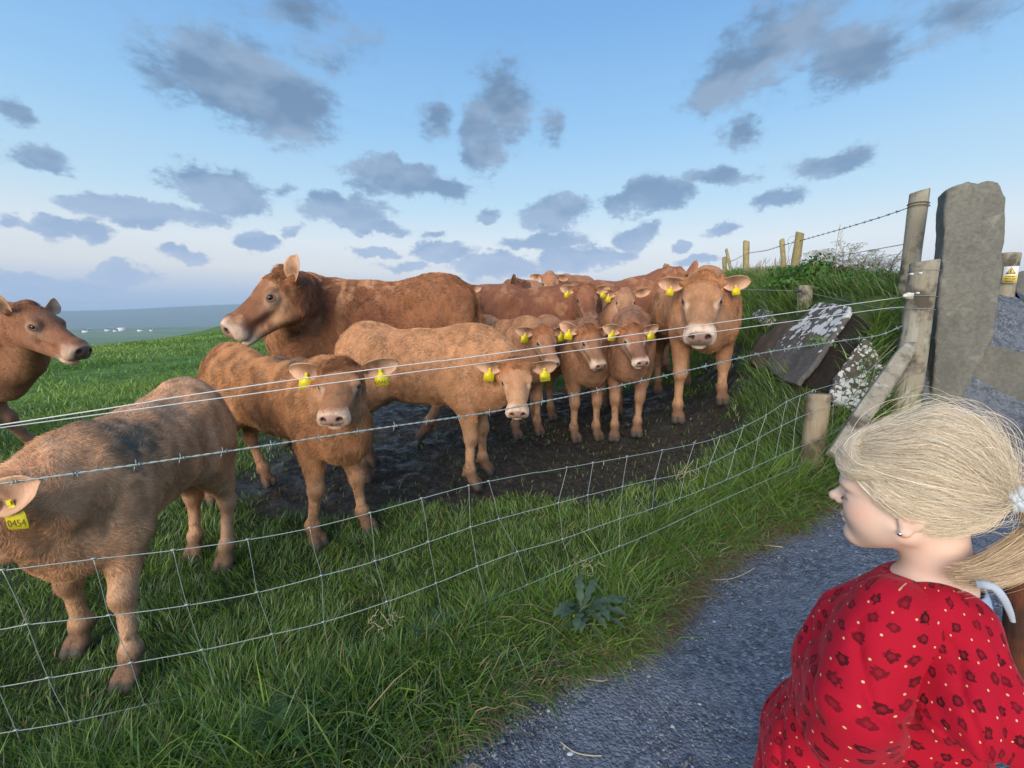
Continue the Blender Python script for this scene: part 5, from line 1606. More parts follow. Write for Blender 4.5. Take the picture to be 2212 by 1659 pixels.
    hv.cone(A(-.075, 0, .015), A(*TIE), .040, .014, k=.03)
    hv.ell(A(.085, 0, -.045), (.060, .10, .075), R, k=.01, sub=True)      # opens over the face
    hv.ell(A(.010, 0, -.105), (.11, .10, .058), R, k=.012, sub=True)       # nape line
    hv.ell(A(.022, 0, -.05), (.045, .12, .040), R, k=.012, sub=True)
    hv.ell(A(-.006, .085, -.026), (.020, .030, .026), R, k=.006, sub=True)
    hV, hF = hv.mesh(); hV = relax(hV, hF, 3)
    hair = mesh_from('hair', hV, hF, SM, True); par(hair)
    rs = np.random.default_rng(5)
    def shell(d, off):   # point on the scalp shell in direction d (head frame)
        d = d / np.linalg.norm(d, axis=-1, keepdims=True)
        r = 1 / np.sqrt(((d / er_) ** 2).sum(-1, keepdims=True))
        return ec + d * (r + off)
    n = 46000; K = 10
    # roots all over the hairy part of the head
    d = rs.normal(0, 1, (n * 3, 3)); d /= np.linalg.norm(d, axis=1, keepdims=True)
    P0 = shell(d, 0)
    okk = ~((P0[:, 0] > .035) & (P0[:, 2] < .050 - .25 * (P0[:, 0] - .035))) & ~((P0[:, 2] < -.030) & (P0[:, 0] > -.06)) & (P0[:, 2] > -.055) & ~((np.abs(P0[:, 0] + .006) < .020) & (P0[:, 2] < .006) )
    d = d[okk][:n]; n = len(d)
    dt = (TIE - ec); dt /= np.linalg.norm(dt)
    tt = np.linspace(0, 1, K)
    ang = np.arccos(np.clip(d @ dt, -1, 1))[:, None]
    sagc = rs.uniform(-.02, .42, 260); cl = rs.integers(0, 260, n); coff = rs.normal(0, 1, (260, 3)); cphase = rs.random(260) * 6.28
    P = []
    for k, t_ in enumerate(tt):
        s1 = np.sin((1 - t_) * ang) / np.maximum(np.sin(ang), 1e-3); s2 = np.sin(t_ * ang) / np.maximum(np.sin(ang), 1e-3)
        dd = d * s1 + dt * s2
        # gravity sag for the sides
        dd = dd + np.array([0, 0, -1.]) * (math.sin(PI * t_)) * sagc[cl][:, None] * (np.abs(d[:, 1:2]) + .15) * (.5 + np.clip(d[:, :1], 0, 1))
        dd = dd + coff[cl] * .085 * math.sin(PI * t_)
        off = (.002 + .006 * rs.random((n, 1)) * 0) + (.003 * np.sin(cphase[cl] + t_ * 5)[:, None]) + .004 * coff[cl][:, :1] * math.sin(PI * t_) * .6
        p = shell(dd, np.maximum(off, -.003))
        w_ = max(0, (t_ - .72) / .28) ** 1.5
        tiep = TIE + rs.normal(0, .0045, (n, 3)) * np.array([.3, 1, 1])
        p = p * (1 - w_) + tiep * w_
        P.append(p)
    P = np.stack(P, 1)
    jit = rs.normal(0, .0011, (n, 1, 3)); P = P + jit
    # loose, slightly lifted locks: the hair is pulled back untidily
    lk = rs.random(260) < .45; lkd = np.stack([rs.normal(0, .3, 260), rs.normal(.1, .5, 260), rs.uniform(.2, 1, 260)], 1) * rs.uniform(.004, .017, (260, 1))
    P = P + (lk[cl][:, None] * lkd[cl])[:, None, :] * (np.sin(PI * np.clip(tt * 1.1, 0, 1)) ** 1.5)[None, :, None] * (P[:, :1, 2:3] > .0)
    wav = .0022 * np.sin(tt[None, :] * rs.uniform(6, 16, (n, 1)) + cphase[cl][:, None])
    P[..., 1] += wav; P[..., 2] += wav * .7
    P[..., 2] += .015 * sstep(.01, -.025, P[..., 0]) * sstep(-.115, -.075, P[..., 0]) * sstep(.04, .09, P[..., 2])
    # fly-away strands lift off the head
    fly = rs.random(n) < .05
    lift = (np.sin(PI * tt)[None, :, None] * rs.uniform(.006, .030, (n, 1, 1)) * (rs.normal(0, .55, (n, 1, 3)) + np.array([0, .35, .55])))
    P = np.where(fly[:, None, None], P + lift, P)
    # fringe that falls on the brow and sweeps round to the temple
    m_ = 9000; a0 = rs.uniform(-1.0, 1.0, m_); fr = []
    sgn = np.where(rs.random(m_) < .8, 1.0, -1.0)
    for t_ in tt:
        th = a0 * .30 + sgn * 1.25 * t_ ** 1.35
        hgt = 1.05 - 1.02 * np.sin(min(1, t_ * 1.5) * PI / 2) * (1 - .25 * np.abs(a0)) + .35 * max(0, t_ - .55)
        hgt = hgt + rs.normal(0, .012, m_)
        dd = np.stack([np.cos(th) * np.cos(hgt), np.sin(th) * np.cos(hgt), np.sin(hgt)], 1)
        fr.append(shell(dd, .004 + .004 * math.sin(PI * t_) + .0025 * rs.random((m_, 1)) * 0))
    fr = np.stack(fr, 1) + rs.normal(0, .0016, (m_, 1, 3)) + (rs.normal(0, .0035, (60, 3))[rs.integers(0, 60, m_)])[:, None] * np.sin(PI * tt * .9)[None, :, None]
    P = np.concatenate([P, fr])
    # loose bright wisps that cross the head
    nw = 46; per = 26; wi = []
    sd0 = np.stack([rs.uniform(-.1, .9, nw), rs.uniform(.15, 1.0, nw), rs.uniform(.15, 1.0, nw)], 1); sd0 /= np.linalg.norm(sd0, axis=1, keepdims=True)
    ed0 = np.where((rs.random(nw) < .5)[:, None], dt[None], np.stack([rs.uniform(-.9, -.4, nw), rs.uniform(.3, .9, nw), rs.uniform(-.45, .2, nw)], 1)); ed0 /= np.linalg.norm(ed0, axis=1, keepdims=True)
    sg = rs.uniform(.05, .55, nw); wj = np.repeat(np.arange(nw), per); q0 = rs.normal(0, 1, (nw * per, 3)) * .0016
    for t_ in tt:
        dd = sd0 * (1 - t_) + ed0 * t_; dd = dd + np.array([0, 0, -1.]) * (sg * math.sin(PI * t_))[:, None] + rs.normal(0, .012, (nw, 3))
        wi.append(shell(dd, .0045)[wj] + q0 * (1 - .7 * math.sin(PI * t_)))
    P = np.concatenate([P, np.stack(wi, 1)])
    zmin = np.where(P[..., 0] > 0, -.016 + .62 * P[..., 0], -9)
    zmin = zmin + np.clip(rs.normal(.004, .010, (len(P), 1)), -.008, .04)
    P[..., 2] = np.maximum(P[..., 2], zmin); n2 = len(P)
    # ponytail, bending round towards the back
    tail_px = [(2187, 1060, None), (2226, 1068, None), (2262, 1120, None), (2248, 1175, None), (2185, 1215, None), (2120, 1240, None), (2062, 1245, None)]
    TW = A(*TIE)
    T = [TW] + [PY(u, v_, TW[1] - dy) for (u, v_, _), dy in zip(tail_px[1:], (.01, .02, .02, .02, .02, .015))]
    Tc = smooth_path(T, 4); Kt = len(Tc); nt_ = 7000
    tg = np.gradient(Tc, axis=0); tg /= np.linalg.norm(tg, axis=1, keepdims=True); s1 = np.cross(tg, up); s1 /= np.linalg.norm(s1, axis=1, keepdims=True); s2 = np.cross(tg, s1)
    rr = np.sqrt(rs.random(nt_)); aa = rs.random(nt_) * 6.28; tw = np.linspace(0, 1, Kt)
    rad = (.008 + .017 * np.sin(np.clip(tw * 1.15, 0, 1) * PI) ** .8 * (1 - .4 * tw))
    Pt = Tc[None] + (rr[:, None] * rad[None])[:, :, None] * (np.cos(aa)[:, None, None] * s1[None] + np.sin(aa)[:, None, None] * s2[None]) + rs.normal(0, .004, (nt_, 1, 3)) * tw[None, :, None] * 1.6
    lenf = rs.uniform(.55, 1.0, nt_)
    def resample(Q, lf, K):
        m0 = Q.shape[1]; x = np.linspace(0, 1, K)[None] * lf[:, None] * (m0 - 1); i = np.minimum(x.astype(int), m0 - 2); w_ = (x - i)[..., None]
        ar = np.arange(len(Q))[:, None]
        return Q[ar, i] * (1 - w_) + Q[ar, i + 1] * w_
    Pt = resample(Pt, lenf, K)
    W = np.einsum('ij,nkj->nki', R, P) + HC
    ALL = np.concatenate([W, Pt])
    hc = bpy.data.hair_curves.new('hair_strands'); hc.add_curves([K] * len(ALL))
    hc.attributes['position'].data.foreach_set('vector', ALL.astype(np.float32).ravel())
    ra = hc.attributes.get('radius') or hc.attributes.new('radius', 'FLOAT', 'POINT')
    rw = np.where(rs.random(len(ALL)) < .10, .00038, .00021)[:, None] * np.linspace(1, .5, K)[None]
    ra.data.foreach_set('value', rw.astype(np.float32).ravel())
    ca = hc.attributes.new('Col', 'FLOAT_COLOR', 'POINT')
    g = rs.random((len(ALL), 1)); gcl = np.concatenate([rs.random(260)[cl], rs.random(m_), np.full(nw * per, 1.3), rs.random(nt_)])[:, None]
    g = np.clip(g * .6 + gcl * .6 - .1, 0, 1); cc = np.array((.56, .44, .29)) * (1 - g) + np.array((1.0, .93, .76)) * g
    cc[n2:] = cc[n2:] * np.array((.80, .70, .60))
    cc = np.concatenate([np.repeat(cc[:, None], K, 1), np.ones((len(ALL), K, 1))], 2)
    ca.data.foreach_set('color', cc.astype(np.float32).ravel())
    hc.materials.append(HM)
    ho = bpy.data.objects.new('hair_strands', hc); COL.objects.link(ho); ho.parent = hair
    # hair tie
    mb = MB(); d_ = (T[1] - TW); d_ /= np.linalg.norm(d_); a1 = np.cross(d_, up); a1 /= np.linalg.norm(a1); a2 = np.cross(d_, a1)
    th = np.linspace(0, 2 * PI, 40)
    for k in range(4):
        c = TW + d_ * (k * .0055 - .004); r_ = .0145 + .0015 * (k % 2)
        mb.tube(c + r_ * (np.cos(th)[:, None] * a1 + np.sin(th)[:, None] * a2) + d_ * (.0015 * np.sin(th * 5))[:, None], .0042, 8, cap=False)
    ht = mb.build('hair_tie', simple('pale_blue_elastic', (.52, .62, .72), .7, noise_amt=.25, scale=200)); par(ht)

    # ---------------- red dress
    DM, t, b, o = mat('red_printed_cotton')
    pat = attr(t, 'Pat')
    tc = t.new('ShaderNodeTexCoord').outputs['Object']
    wob = t.new('ShaderNodeVectorMath', operation='SCALE', ins={0: t.vmath('SUBTRACT', t.noise(tc, 90, 2, .5, out=1), (.5, .5, .5)), 'Scale': .10}).outputs[0]
    sc = t.new('ShaderNodeVectorMath', operation='SCALE', ins={0: pat, 'Scale': 34.0}).outputs[0]
    pv = t.vmath('ADD', sc, wob)
    vo = t.new('ShaderNodeTexVoronoi', voronoi_dimensions='2D', ins={'Vector': pv, 'Scale': 1.0, 'Randomness': .48})
    dd = vo.outputs['Distance']
    lobes = t.noise(pv, 5.0, 2, .5)
    blv = t.math('SUBTRACT', t.math('MULTIPLY_ADD', lobes, .42, .035), dd); blm = t.ramp(blv, [(0.0, 0.0), (.03, 1.0)])
    inner = t.ramp(t.math('SUBTRACT', .13, dd), [(0.0, 0.0), (.04, 1.0)])
    tone = t.noise(pv, 9.0, 3, .7)
    dark = t.mix(t.ramp(tone, [(.50, 0.0), (.66, 1.0)]), (.008, .004, .005), (.07, .005, .011))
    dark = t.mix(t.math('MULTIPLY', inner, .6), dark, (.26, .012, .028))
    v2 = t.new('ShaderNodeTexVoronoi', voronoi_dimensions='2D', ins={'Vector': t.vmath('ADD', sc, (.5, .5, 0)), 'Scale': 1.0, 'Randomness': .25})
    dot = t.ramp(t.math('SUBTRACT', .058, v2.outputs['Distance']), [(0.0, 0.0), (.02, 1.0)])
    cl_ = t.mix(t.noise(tc, 14, 4, .6), (.36, .006, .022), (.44, .008, .030))
    cellr = t.new('ShaderNodeSeparateColor', ins={0: vo.outputs['Color']}).outputs[1]
    col = t.mix(t.math('MULTIPLY', blm, t.math('MULTIPLY_ADD', cellr, .35, .60)), cl_, dark)
    col = t.mix(dot, col, (.62, .50, .28))
    t.l.new(col, b.inputs[0]); b.inputs['Roughness'].default_value = .85; b.inputs['Specular IOR Level'].default_value = .15
    b.inputs['Sheen Weight'].default_value = .25; b.inputs['Sheen Roughness'].default_value = .4; setc(b, 'Sheen Tint', (1, .25, .3))
    wv = t.noise(tc, 900, 2, .5); fold = t.noise(t.vmath('MULTIPLY', tc, (1, 1, .5)), 22, 3, .5)
    bump(t, b, t.math('MULTIPLY_ADD', wv, .06, t.math('MULTIPLY', fold, .9)), .5, .008)
    def garment(name, build, lo_, hi_, vox, axis, amp):
        gv = Vol(*[np.arange(a, b_, vox) for a, b_ in zip(lo_, hi_)])
        build(gv); V, F = gv.mesh(); V = relax(V, F, 2); N = vnormals(V, F)
        a, b_ = axis; ax = (b_ - a) / np.linalg.norm(b_ - a); rel = V - a; h = rel @ ax
        r1 = np.cross(ax, [0, 0, 1.]) if abs(ax[2]) < .9 else np.cross(ax, [1., 0, 0]); r1 /= np.linalg.norm(r1); r2 = np.cross(ax, r1)
        th = np.arctan2(rel @ r2, rel @ r1)
        fo = amp * (np.sin(th * 6 + h * 7 + 2 * vnoise(V, 9, 3, 2)) * sstep(.02, .25, h) + 1.6 * (vnoise(V * np.array([1, 1, .7]), 17, 9, 2) - .5) - 1.3 * (1 - np.abs(np.sin(th * 3.5 + h * 11 + 4 * vnoise(V, 11, 21, 2)))) ** 3 * sstep(.0, .10, h))
        V = V + N * fo[:, None]
        rad_ = np.hypot(rel @ r1, rel @ r2).mean()
        P_ = np.stack([th * rad_ * 1.05, h, 0 * h], 1)
        o = mesh_from(name, V, F, DM, True, cols={'Pat': P_})
        par(o); return o
    def dress(g):
        g.cone(B(.010, .075, -.064), B(.010, -.075, -.064), .047, .047, k=.05)
        g.cone(B(.015, 0, -.085), B(.035, .0, -.20), .080, .118, k=.06)
        g.cone(B(.035, 0, -.20), B(.090, .0, -.44), .112, .128, k=.08)
        g.cone(B(.090, .0, -.44), B(.085, .0, -.60), .128, .140, k=.03)
        g.cone(B(.0, .0, -.30), B(.0, .0, -.60), .100, .130, k=.05)
        g.cone(PY(1840, 1350, .66), PY(1800, 1575, .60), .042, .052, k=.07)
        g.cone(PY(1925, 1315, .60), PY(1860, 1510, .57), .040, .060, k=.05)
        g.cone(B(-.10, 0, .10), B(.005, 0, -.030), .045, .046, k=.008, sub=True)
        g.ell(B(.05, 0, -.655), (.4, .4, .055), k=.01, sub=True)
    LO = NB - np.array([.33, .33, .68]); HI = NB + np.array([.33, .33, .08])
    garment('dress', dress, LO, HI, .0062, (B(.02, 0, 0), B(.05, 0, -.5)), .0075)
    sleeve_axis = (SH[1] + (SH[1] - el) * .35, el)
    def sleeve(g):
        g.cone(SH[1] + up * .010, (SH[1] + el) / 2, .045, .050, k=.03)
        g.cone((SH[1] + el) / 2, el, .050, .056, k=.03)
        g.cone(el, PY(2215, 1570, .57), .052, .046, k=.05)
        g.cone(PY(2005, 1322, .60), SH[1], .042, .045, k=.03); g.cone(B(0, .06, -.075), SH[1], .042, .045, k=.03)
        g.cone(el + (el - SH[1]) * .25 - up * .05, hd - up * .05 + (hd - el) * .5, .055, .05, k=.012, sub=True)
    garment('sleeve', sleeve, np.minimum(SH[1], el) - .16, np.maximum(SH[1], el) + .19, .0050, sleeve_axis, .0055)
    sleeve_axis2 = (SH[-1], er)
    def sleeve2(g):
        g.cone(SH[-1], er, .050, .055, k=.03); g.cone(er, (er + hr) / 2, .055, .045, k=.03)
    garment('sleeve', sleeve2, np.minimum(SH[-1], er) - .12, np.maximum(SH[-1], er) + .14, .008, sleeve_axis2, .003)
    # pale blue undershirt at the nape
    SHM = simple('light_blue_jersey', (.36, .50, .68), .8, noise_amt=.12, scale=120)
    mb = MB(); th = np.linspace(-.5 * PI, 1.5 * PI, 60)
    V = []; Fs = []
    for j, (rr_, hh_) in enumerate(((.045, -.002), (.047, -.006), (.050, -.012), (.053, -.022), (.055, -.034))):
        for a in th[:-1]:
            V.append(B(-.006 + rr_ * math.cos(a), rr_ * math.sin(a) * 1.12, hh_ + .005 * math.cos(a)))
    M_ = len(th) - 1
    for j in range(4):
        for i in range(M_): Fs.append((j * M_ + i, j * M_ + (i + 1) % M_, (j + 1) * M_ + (i + 1) % M_, (j + 1) * M_ + i))
    us = mesh_from('undershirt', np.array(V), Fs, SHM, True); par(us)
    sd2 = us.modifiers.new('solid', 'SOLIDIFY'); sd2.thickness = .003
    # white ribbed collar band standing off the shoulder
    band = smooth_path([PY(2112, 1262, .540), PY(2130, 1264, .533), PY(2148, 1270, .528), PY(2166, 1290, .522), PY(2180, 1318, .520), PY(2188, 1342, .520)], 8)
    tg = np.gradient(band, axis=0); tg /= np.linalg.norm(tg, axis=1, keepdims=True); toc = np.array([0, 0, CAM_Z]) - band; toc /= np.linalg.norm(toc, axis=1, keepdims=True)
    sdv = np.cross(tg, toc); sdv /= np.linalg.norm(sdv, axis=1, keepdims=True); nn = np.cross(sdv, tg)
    V = []; Fs = []; m0 = len(band); prof = [(-1, 0), (-1, .0015), (-.5, .0025), (0, .0028), (.5, .0025), (1, .0015), (1, 0)]
    for i in range(m0):
        w_ = .0050 * (1 - .5 * (i / (m0 - 1)) ** 3)
        for (a, b_) in prof: V.append(band[i] + sdv[i] * a * w_ + nn[i] * (b_ + .0012 * (i % 2)))
    kx_ = len(prof)
    for i in range(m0 - 1):
        for j in range(kx_): Fs.append((i * kx_ + j, i * kx_ + (j + 1) % kx_, (i + 1) * kx_ + (j + 1) % kx_, (i + 1) * kx_ + j))
    par(mesh_from('ribbed_collar', np.array(V), Fs, simple('white_ribbing', (.40, .48, .58), .8, noise_amt=.1, scale=200), True))
    # dark leggings
    def legg(g):
        for s in (-1, 1):
            hp = B(.01, s * .045, -.42); kn = B(.03, s * .048, -.60); an = np.array([*(B(.01, s * .05, 0))[:2], gz0 + .085])
            g.cone(B(.01, s * .035, -.40), hp, .076, .062, k=.03); g.cone(hp, kn, .062, .042, k=.03); g.cone(kn, an, .042, .030, k=.02)
    lg = Vol(*[np.arange(a, b_, .008) for a, b_ in zip(NB - np.array([.25, .25, .95]), NB + np.array([.25, .25, -.3]))])
    legg(lg); lv, lf = lg.mesh(); par(mesh_from('leggings', relax(lv, lf, 2), lf, simple('dark_leggings', (.02, .02, .028), .85), True))
    # shoes
    for s in (-1, 1):
        mb = MB(); c = np.array([*(B(.04, s * .05, 0))[:2], gz0 + .0])
        mb.tube([c - bf * .06 + up * .035, c - bf * .03 + up * .035, c + bf * .05 + up * .030, c + bf * .085 + up * .024], [.028, .034, .033, .018], 12)
        par(mb.build('shoe', simple('dark_shoe', (.04, .04, .05), .5)))
girl()
# rust-brown post at the right edge of the view
_t = PY(2225, 1215, .95); _b = PY(2215, 1390, .95)
_r = empty('rusty_post', tuple(_b)); tag(_r, 'rust-brown mottled post at the right edge behind the ponytail', 'post')
local_parent(log_post('post_shaft', _b - (_t - _b) * 1.2, _t, .042, .040, wood_mat('rusty_brown', (.13, .045, .025), (.20, .075, .04), .7, .0, 2), None, 77, cut=.2), _r)
SLAB_OUT = [[(1764, 652), (1833, 660), (1835, 672), (1762, 778), (1722, 830), (1650, 790), (1672, 745), (1715, 700)],
            [(1868, 728), (1896, 762), (1950, 806), (1905, 880), (1850, 892), (1790, 858), (1835, 770)],
            [(1838, 672), (1880, 700), (1868, 745), (1800, 850), (1732, 830), (1780, 760)],
            [(1688, 690), (1745, 700), (1752, 730), (1700, 785), (1640, 800), (1612, 775), (1640, 730)],
            [(1622, 676), (1645, 667), (1667, 670), (1668, 684), (1648, 700), (1628, 692)]]
# ------------------------------------------------------------------ grass
def grass_mat(name):
    m, t, b, o = mat(name)
    col = attr(t)
    t.n.remove(b)
    d = t.new('ShaderNodeBsdfDiffuse', ins={0: col, 1: .5})
    tr = t.new('ShaderNodeBsdfTranslucent', ins={0: t.mix(.35, col, (.20, .34, .04))})
    gl = t.new('ShaderNodeBsdfGlossy', ins={0: (.6, .7, .7, 1), 'Roughness': .42})
    mx = t.new('ShaderNodeMixShader', ins={0: .30, 1: d.outputs[0], 2: tr.outputs[0]})
    m2 = t.new('ShaderNodeMixShader', ins={0: .055, 1: mx.outputs[0], 2: gl.outputs[0]})
    t.l.new(m2.outputs[0], o.inputs[0])
    return m
GRASS = grass_mat('grass_blade')
def blades(name, X, Y, h, w, lean_dir, lean, cols, kind='stuff', label=None, Z=None, matl=None):
    n = len(X)
    Z = height(X, Y) - .012 if Z is None else Z
    R = np.stack([X, Y, Z], 1)
    ld = np.stack([np.cos(lean_dir), np.sin(lean_dir), np.zeros(n)], 1)
    face = RNG.random(n) * 2 * PI
    # blades turn more or less broadside but at every angle
    wd = np.stack([np.cos(face), np.sin(face), np.zeros(n)], 1)
    ts = [0, .38, .72, 1.0]; ws = [.75, 1.0, .68, .0]
    P = []
    for t, q in zip(ts, ws):
        c = R + np.array([0, 0, 1.]) * (h * (t * np.cos(lean * .55 * t) - .28 * lean * t * t * (lean > .9)))[:, None] + ld * (h * np.sin(np.minimum(lean, 1.5)) * t ** 1.6)[:, None]
        if q > 0:
            P.append(c - wd * (w * q / 2)[:, None]); P.append(c + wd * (w * q / 2)[:, None])
        else: P.append(c)
    V = np.stack(P, 1).reshape(-1, 3)           # 7 per blade
    b = (np.arange(n) * 7)[:, None]
    Q = np.concatenate([b + np.array([[0, 1, 3, 2]]), b + np.array([[2, 3, 5, 4]])], 0)
    T = b + np.array([[4, 5, 6]])
    C = np.repeat(cols, 7, 0).reshape(n, 7, 3)
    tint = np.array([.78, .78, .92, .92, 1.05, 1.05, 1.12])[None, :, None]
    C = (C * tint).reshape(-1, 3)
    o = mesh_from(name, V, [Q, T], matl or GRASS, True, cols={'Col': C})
    if kind: tag(o, label, None, None, kind)
    return o
GA, GB, GC, GD = np.array((.062, .14, .020)), np.array((.165, .285, .042)), np.array((.32, .46, .095)), np.array((.16, .27, .14))
STRAW, STRAW2 = np.array((.42, .34, .20)), np.array((.22, .14, .07))
def gcols(X, Y, dry=.04):
    n = len(X)
    k = np.clip(n2d(X, Y, 2.3, 51, 3) * 1.5 - .25 + RNG.normal(0, .22, n), 0, 1)[:, None]
    c = GA * (1 - k) + GB * k
    hi = RNG.random(n)[:, None] < .20
    c = np.where(hi, c * .4 + GC * .6, c)
    bl = RNG.random(n)[:, None] < .22
    c = np.where(bl, c * .4 + GD * .6, c)
    dr = RNG.random(n) < dry
    c[dr] = STRAW * RNG.uniform(.5, 1.1, (dr.sum(), 1))
    return c * RNG.uniform(.8, 1.2, (n, 1))
def grow():
    # --- cropped field grass between the wire and the mud, and beyond
    N = 420000
    r = np.exp(RNG.uniform(math.log(.95), math.log(7.5), N)); a = RNG.uniform(-1.02, .95, N)
    X, Y = r * np.sin(a), r * np.cos(a)
    pm = path_mask(X, Y); mm = mud_mask(X, Y)
    sdv = (X - BA[0]) * BN[0] + (Y - BA[1]) * BN[1]
    clump = n2d(X, Y, 7, 71, 3)
    keep = (pm < .3) & (RNG.random(N) > mm * .965) & ((RNG.random(N) < .35 + .9 * clump)) & (sdv > .9) & (RNG.random(N) < .62)
    de = Y - path_edge_y(X)
    keep &= de > .22
    # thin out where only backs of cattle hide it
    keep &= ~((r > 4.6) & (a > -.35) & (a < .30) & (RNG.random(N) < .8))
    X, Y, clump, r, de, mm = X[keep], Y[keep], clump[keep], r[keep], de[keep], mm[keep]
    n = len(X)
    nearf = sstep(1.0, .35, de)
    h = (.028 + .042 * clump + .020 * nearf) * RNG.uniform(.6, 1.35, n) * (1 + .05 * r) * (1 - .45 * mm)
    w = np.maximum(.0030, .0014 * r) * RNG.uniform(.6, 1.5, n)
    ld = n2d(X, Y, 5, 81, 2) * 14 + RNG.normal(0, .9, n)
    lean = np.clip(RNG.normal(.65, .35, n), .05, 1.4)
    blades('field_grass', X, Y, h, w, ld, lean, gcols(X, Y, .07) , label='short green pasture grass between the wire fence and the trodden mud')
    print('field blades', n)
    # --- long verge grass spilling over the path edge
    N = 120000
    X = RNG.uniform(-1.9, 2.55, N)
    e = path_edge_y(X) + edge_wob(X); dens = RNG.random(N)
    Y = e - .015 + (dens ** 1.3) * .50 + RNG.exponential(.022, N) * -1 * (RNG.random(N) < .5)
    clump = n2d(X, Y, 6.5, 72, 3)
    rr = np.hypot(X, Y)
    keep = (RNG.random(N) < clump * 1.25) & (RNG.random(N) < np.clip(1.15 / rr, .4, 1))
    keep &= (Y > fence_y(X) - 1.2)
    X, Y, clump = X[keep], Y[keep], clump[keep]
    n = len(X); de = Y - path_edge_y(X) - edge_wob(X)
    h = (.058 + .090 * clump + .07 * sstep(.9, 1.8, X)) * RNG.uniform(.55, 1.45, n) * (.74 + .26 * sstep(0, .2, de))
    h = h * np.where(RNG.random(n) < .08, 1.8, 1)
    r = np.hypot(X, Y)
    w = np.maximum(.0038, .0017 * r) * RNG.uniform(.5, 1.5, n)
    out = -1.15 + n2d(X, Y, 3, 82, 2) * 2.2 - 1.0
    ld = np.where(RNG.random(n) < .62, out + RNG.normal(0, .6, n), RNG.uniform(0, 6.28, n))
    lean = np.clip(RNG.normal(.95, .35, n) + .35 * sstep(.25, 0, de), .1, 1.5)
    c = gcols(X, Y, .05)
    dr = RNG.random(n) < .22 * sstep(.18, 0, de)
    c[dr] = np.where(RNG.random((dr.sum(), 1)) < .5, STRAW * .8, STRAW2)
    blades('verge_grass', X, Y, h, w, ld, lean, c, label='long lush grass spilling from the fence line over the gravel edge')
    print('verge', n)
    # thatch of dead stems at the edge of the gravel
    N = 9000
    X = RNG.uniform(-.5, 2.0, N); Y = path_edge_y(X) + edge_wob(X) + RNG.normal(.01, .045, N)
    cl = n2d(X, Y, 4, 73, 2); k = RNG.random(N) < sstep(.45, .65, cl) + .12
    X, Y = X[k], Y[k]; n = len(X)
    cc = np.where(RNG.random((n, 1)) < .5, STRAW, STRAW2) * RNG.uniform(.5, 1.1, (n, 1))
    blades('dead_grass', X, Y, RNG.uniform(.05, .13, n), RNG.uniform(.002, .0034, n), RNG.normal(-1.0, .7, n), RNG.uniform(1.1, 1.5, n), cc, label='brown dead grass stems trailing onto the gravel')
    # --- bank
    N = 150000
    s = RNG.uniform(-.9, 12, N); q = RNG.uniform(-1.45, 1.5, N)
    X = BA[0] + BD[0] * s + BN[0] * q; Y = BA[1] + BD[1] * s + BN[1] * q
    r = np.hypot(X, Y)
    keep = (RNG.random(N) < np.clip((3.6 / r) ** 1.4, 0, 1)) & (path_mask(X, Y) < .3) & (Y > fence_y(X) + .0) 
    keep &= ~((mud_mask(X, Y) > .5))
    keep &= ~((X > 2.72) & (Y < 3.02))
    # not across the leaning stones
    for outl in SLAB_OUT:
        gp_ = np.array([G(u, v)[:2] for (u, v) in outl]); gp_ = gp_.mean(0) + (gp_ - gp_.mean(0)) * 1.08; gp_[:, 1] -= .04
        ins = np.zeros(len(X), bool); k_ = len(gp_)
        for i in range(k_):
            a, b = gp_[i], gp_[(i + 1) % k_]
            cnd = (a[1] > Y) != (b[1] > Y)
            with np.errstate(divide='ignore', invalid='ignore'): xi = (b[0] - a[0]) * (Y - a[1]) / (b[1] - a[1]) + a[0]
            ins ^= cnd & (X < xi)
        keep &= ~ins
    for (u, v, yy, rad) in ((1750, 735, 3.45, .13), (1870, 815, 3.15, .13), (1680, 745, 3.85, .14), (1800, 760, 3.5, .12), (1720, 770, 3.35, .10), (1780, 700, 3.6, .1)):
        c = PY(u, v, yy); keep &= np.hypot(X - c[0], Y - c[1]) > rad
    X, Y, r = X[keep], Y[keep], r[keep]; n = len(X)
    cl = n2d(X, Y, 3.5, 74, 3)
    sd_ = (X - BA[0]) * BN[0] + (Y - BA[1]) * BN[1]
    h = (.09 + .17 * cl) * RNG.uniform(.5, 1.3, n) * (1 - .45 * sstep(.5, 1.2, sd_))
    ang = math.atan2(BN[1], BN[0])
    ld = ang + n2d(X, Y, 2, 84, 2) * 3 - 1.5 + RNG.normal(0, .6, n)
    cc = gcols(X, Y, .03) * .85
    blades('bank_grass', X, Y, h, np.maximum(.0035, .0013 * r) * RNG.uniform(.7, 1.3, n), ld, np.clip(RNG.normal(1.0, .35, n), .1, 1.5), cc, label='long coarse grass hanging down the earth bank')
    print('bank', n)
    # --- distant tufts of the pasture
    N = 120000
    r = RNG.uniform(6.5, 30, N) ** 1.0; a = RNG.uniform(-1.05, -.2, N)
    X, Y = r * np.sin(a), r * np.cos(a)
    cl = n2d(X, Y, .9, 75, 3)
    k = (RNG.random(N) < sstep(.35, .65, cl) * .8 + .2) & (RNG.random(N) < .65)
    X, Y, r, cl = X[k], Y[k], r[k], cl[k]; n = len(X)
    kk = sstep(.3, .7, n2d(X, Y, .45, 76, 3))[:, None]
    cc = (np.array((.13, .25, .036)) * (1 - kk) + np.array((.33, .46, .10)) * kk) * RNG.uniform(.75, 1.25, (n, 1))
    blades('pasture_grass', X, Y, (.05 + .085 * cl) * RNG.uniform(.6, 1.3, n), .0016 * r * RNG.uniform(.6, 1.3, n), RNG.uniform(0, 6.28, n), RNG.uniform(.3, 1.3, n), cc, label='bright green pasture running off to the plain')
grow()

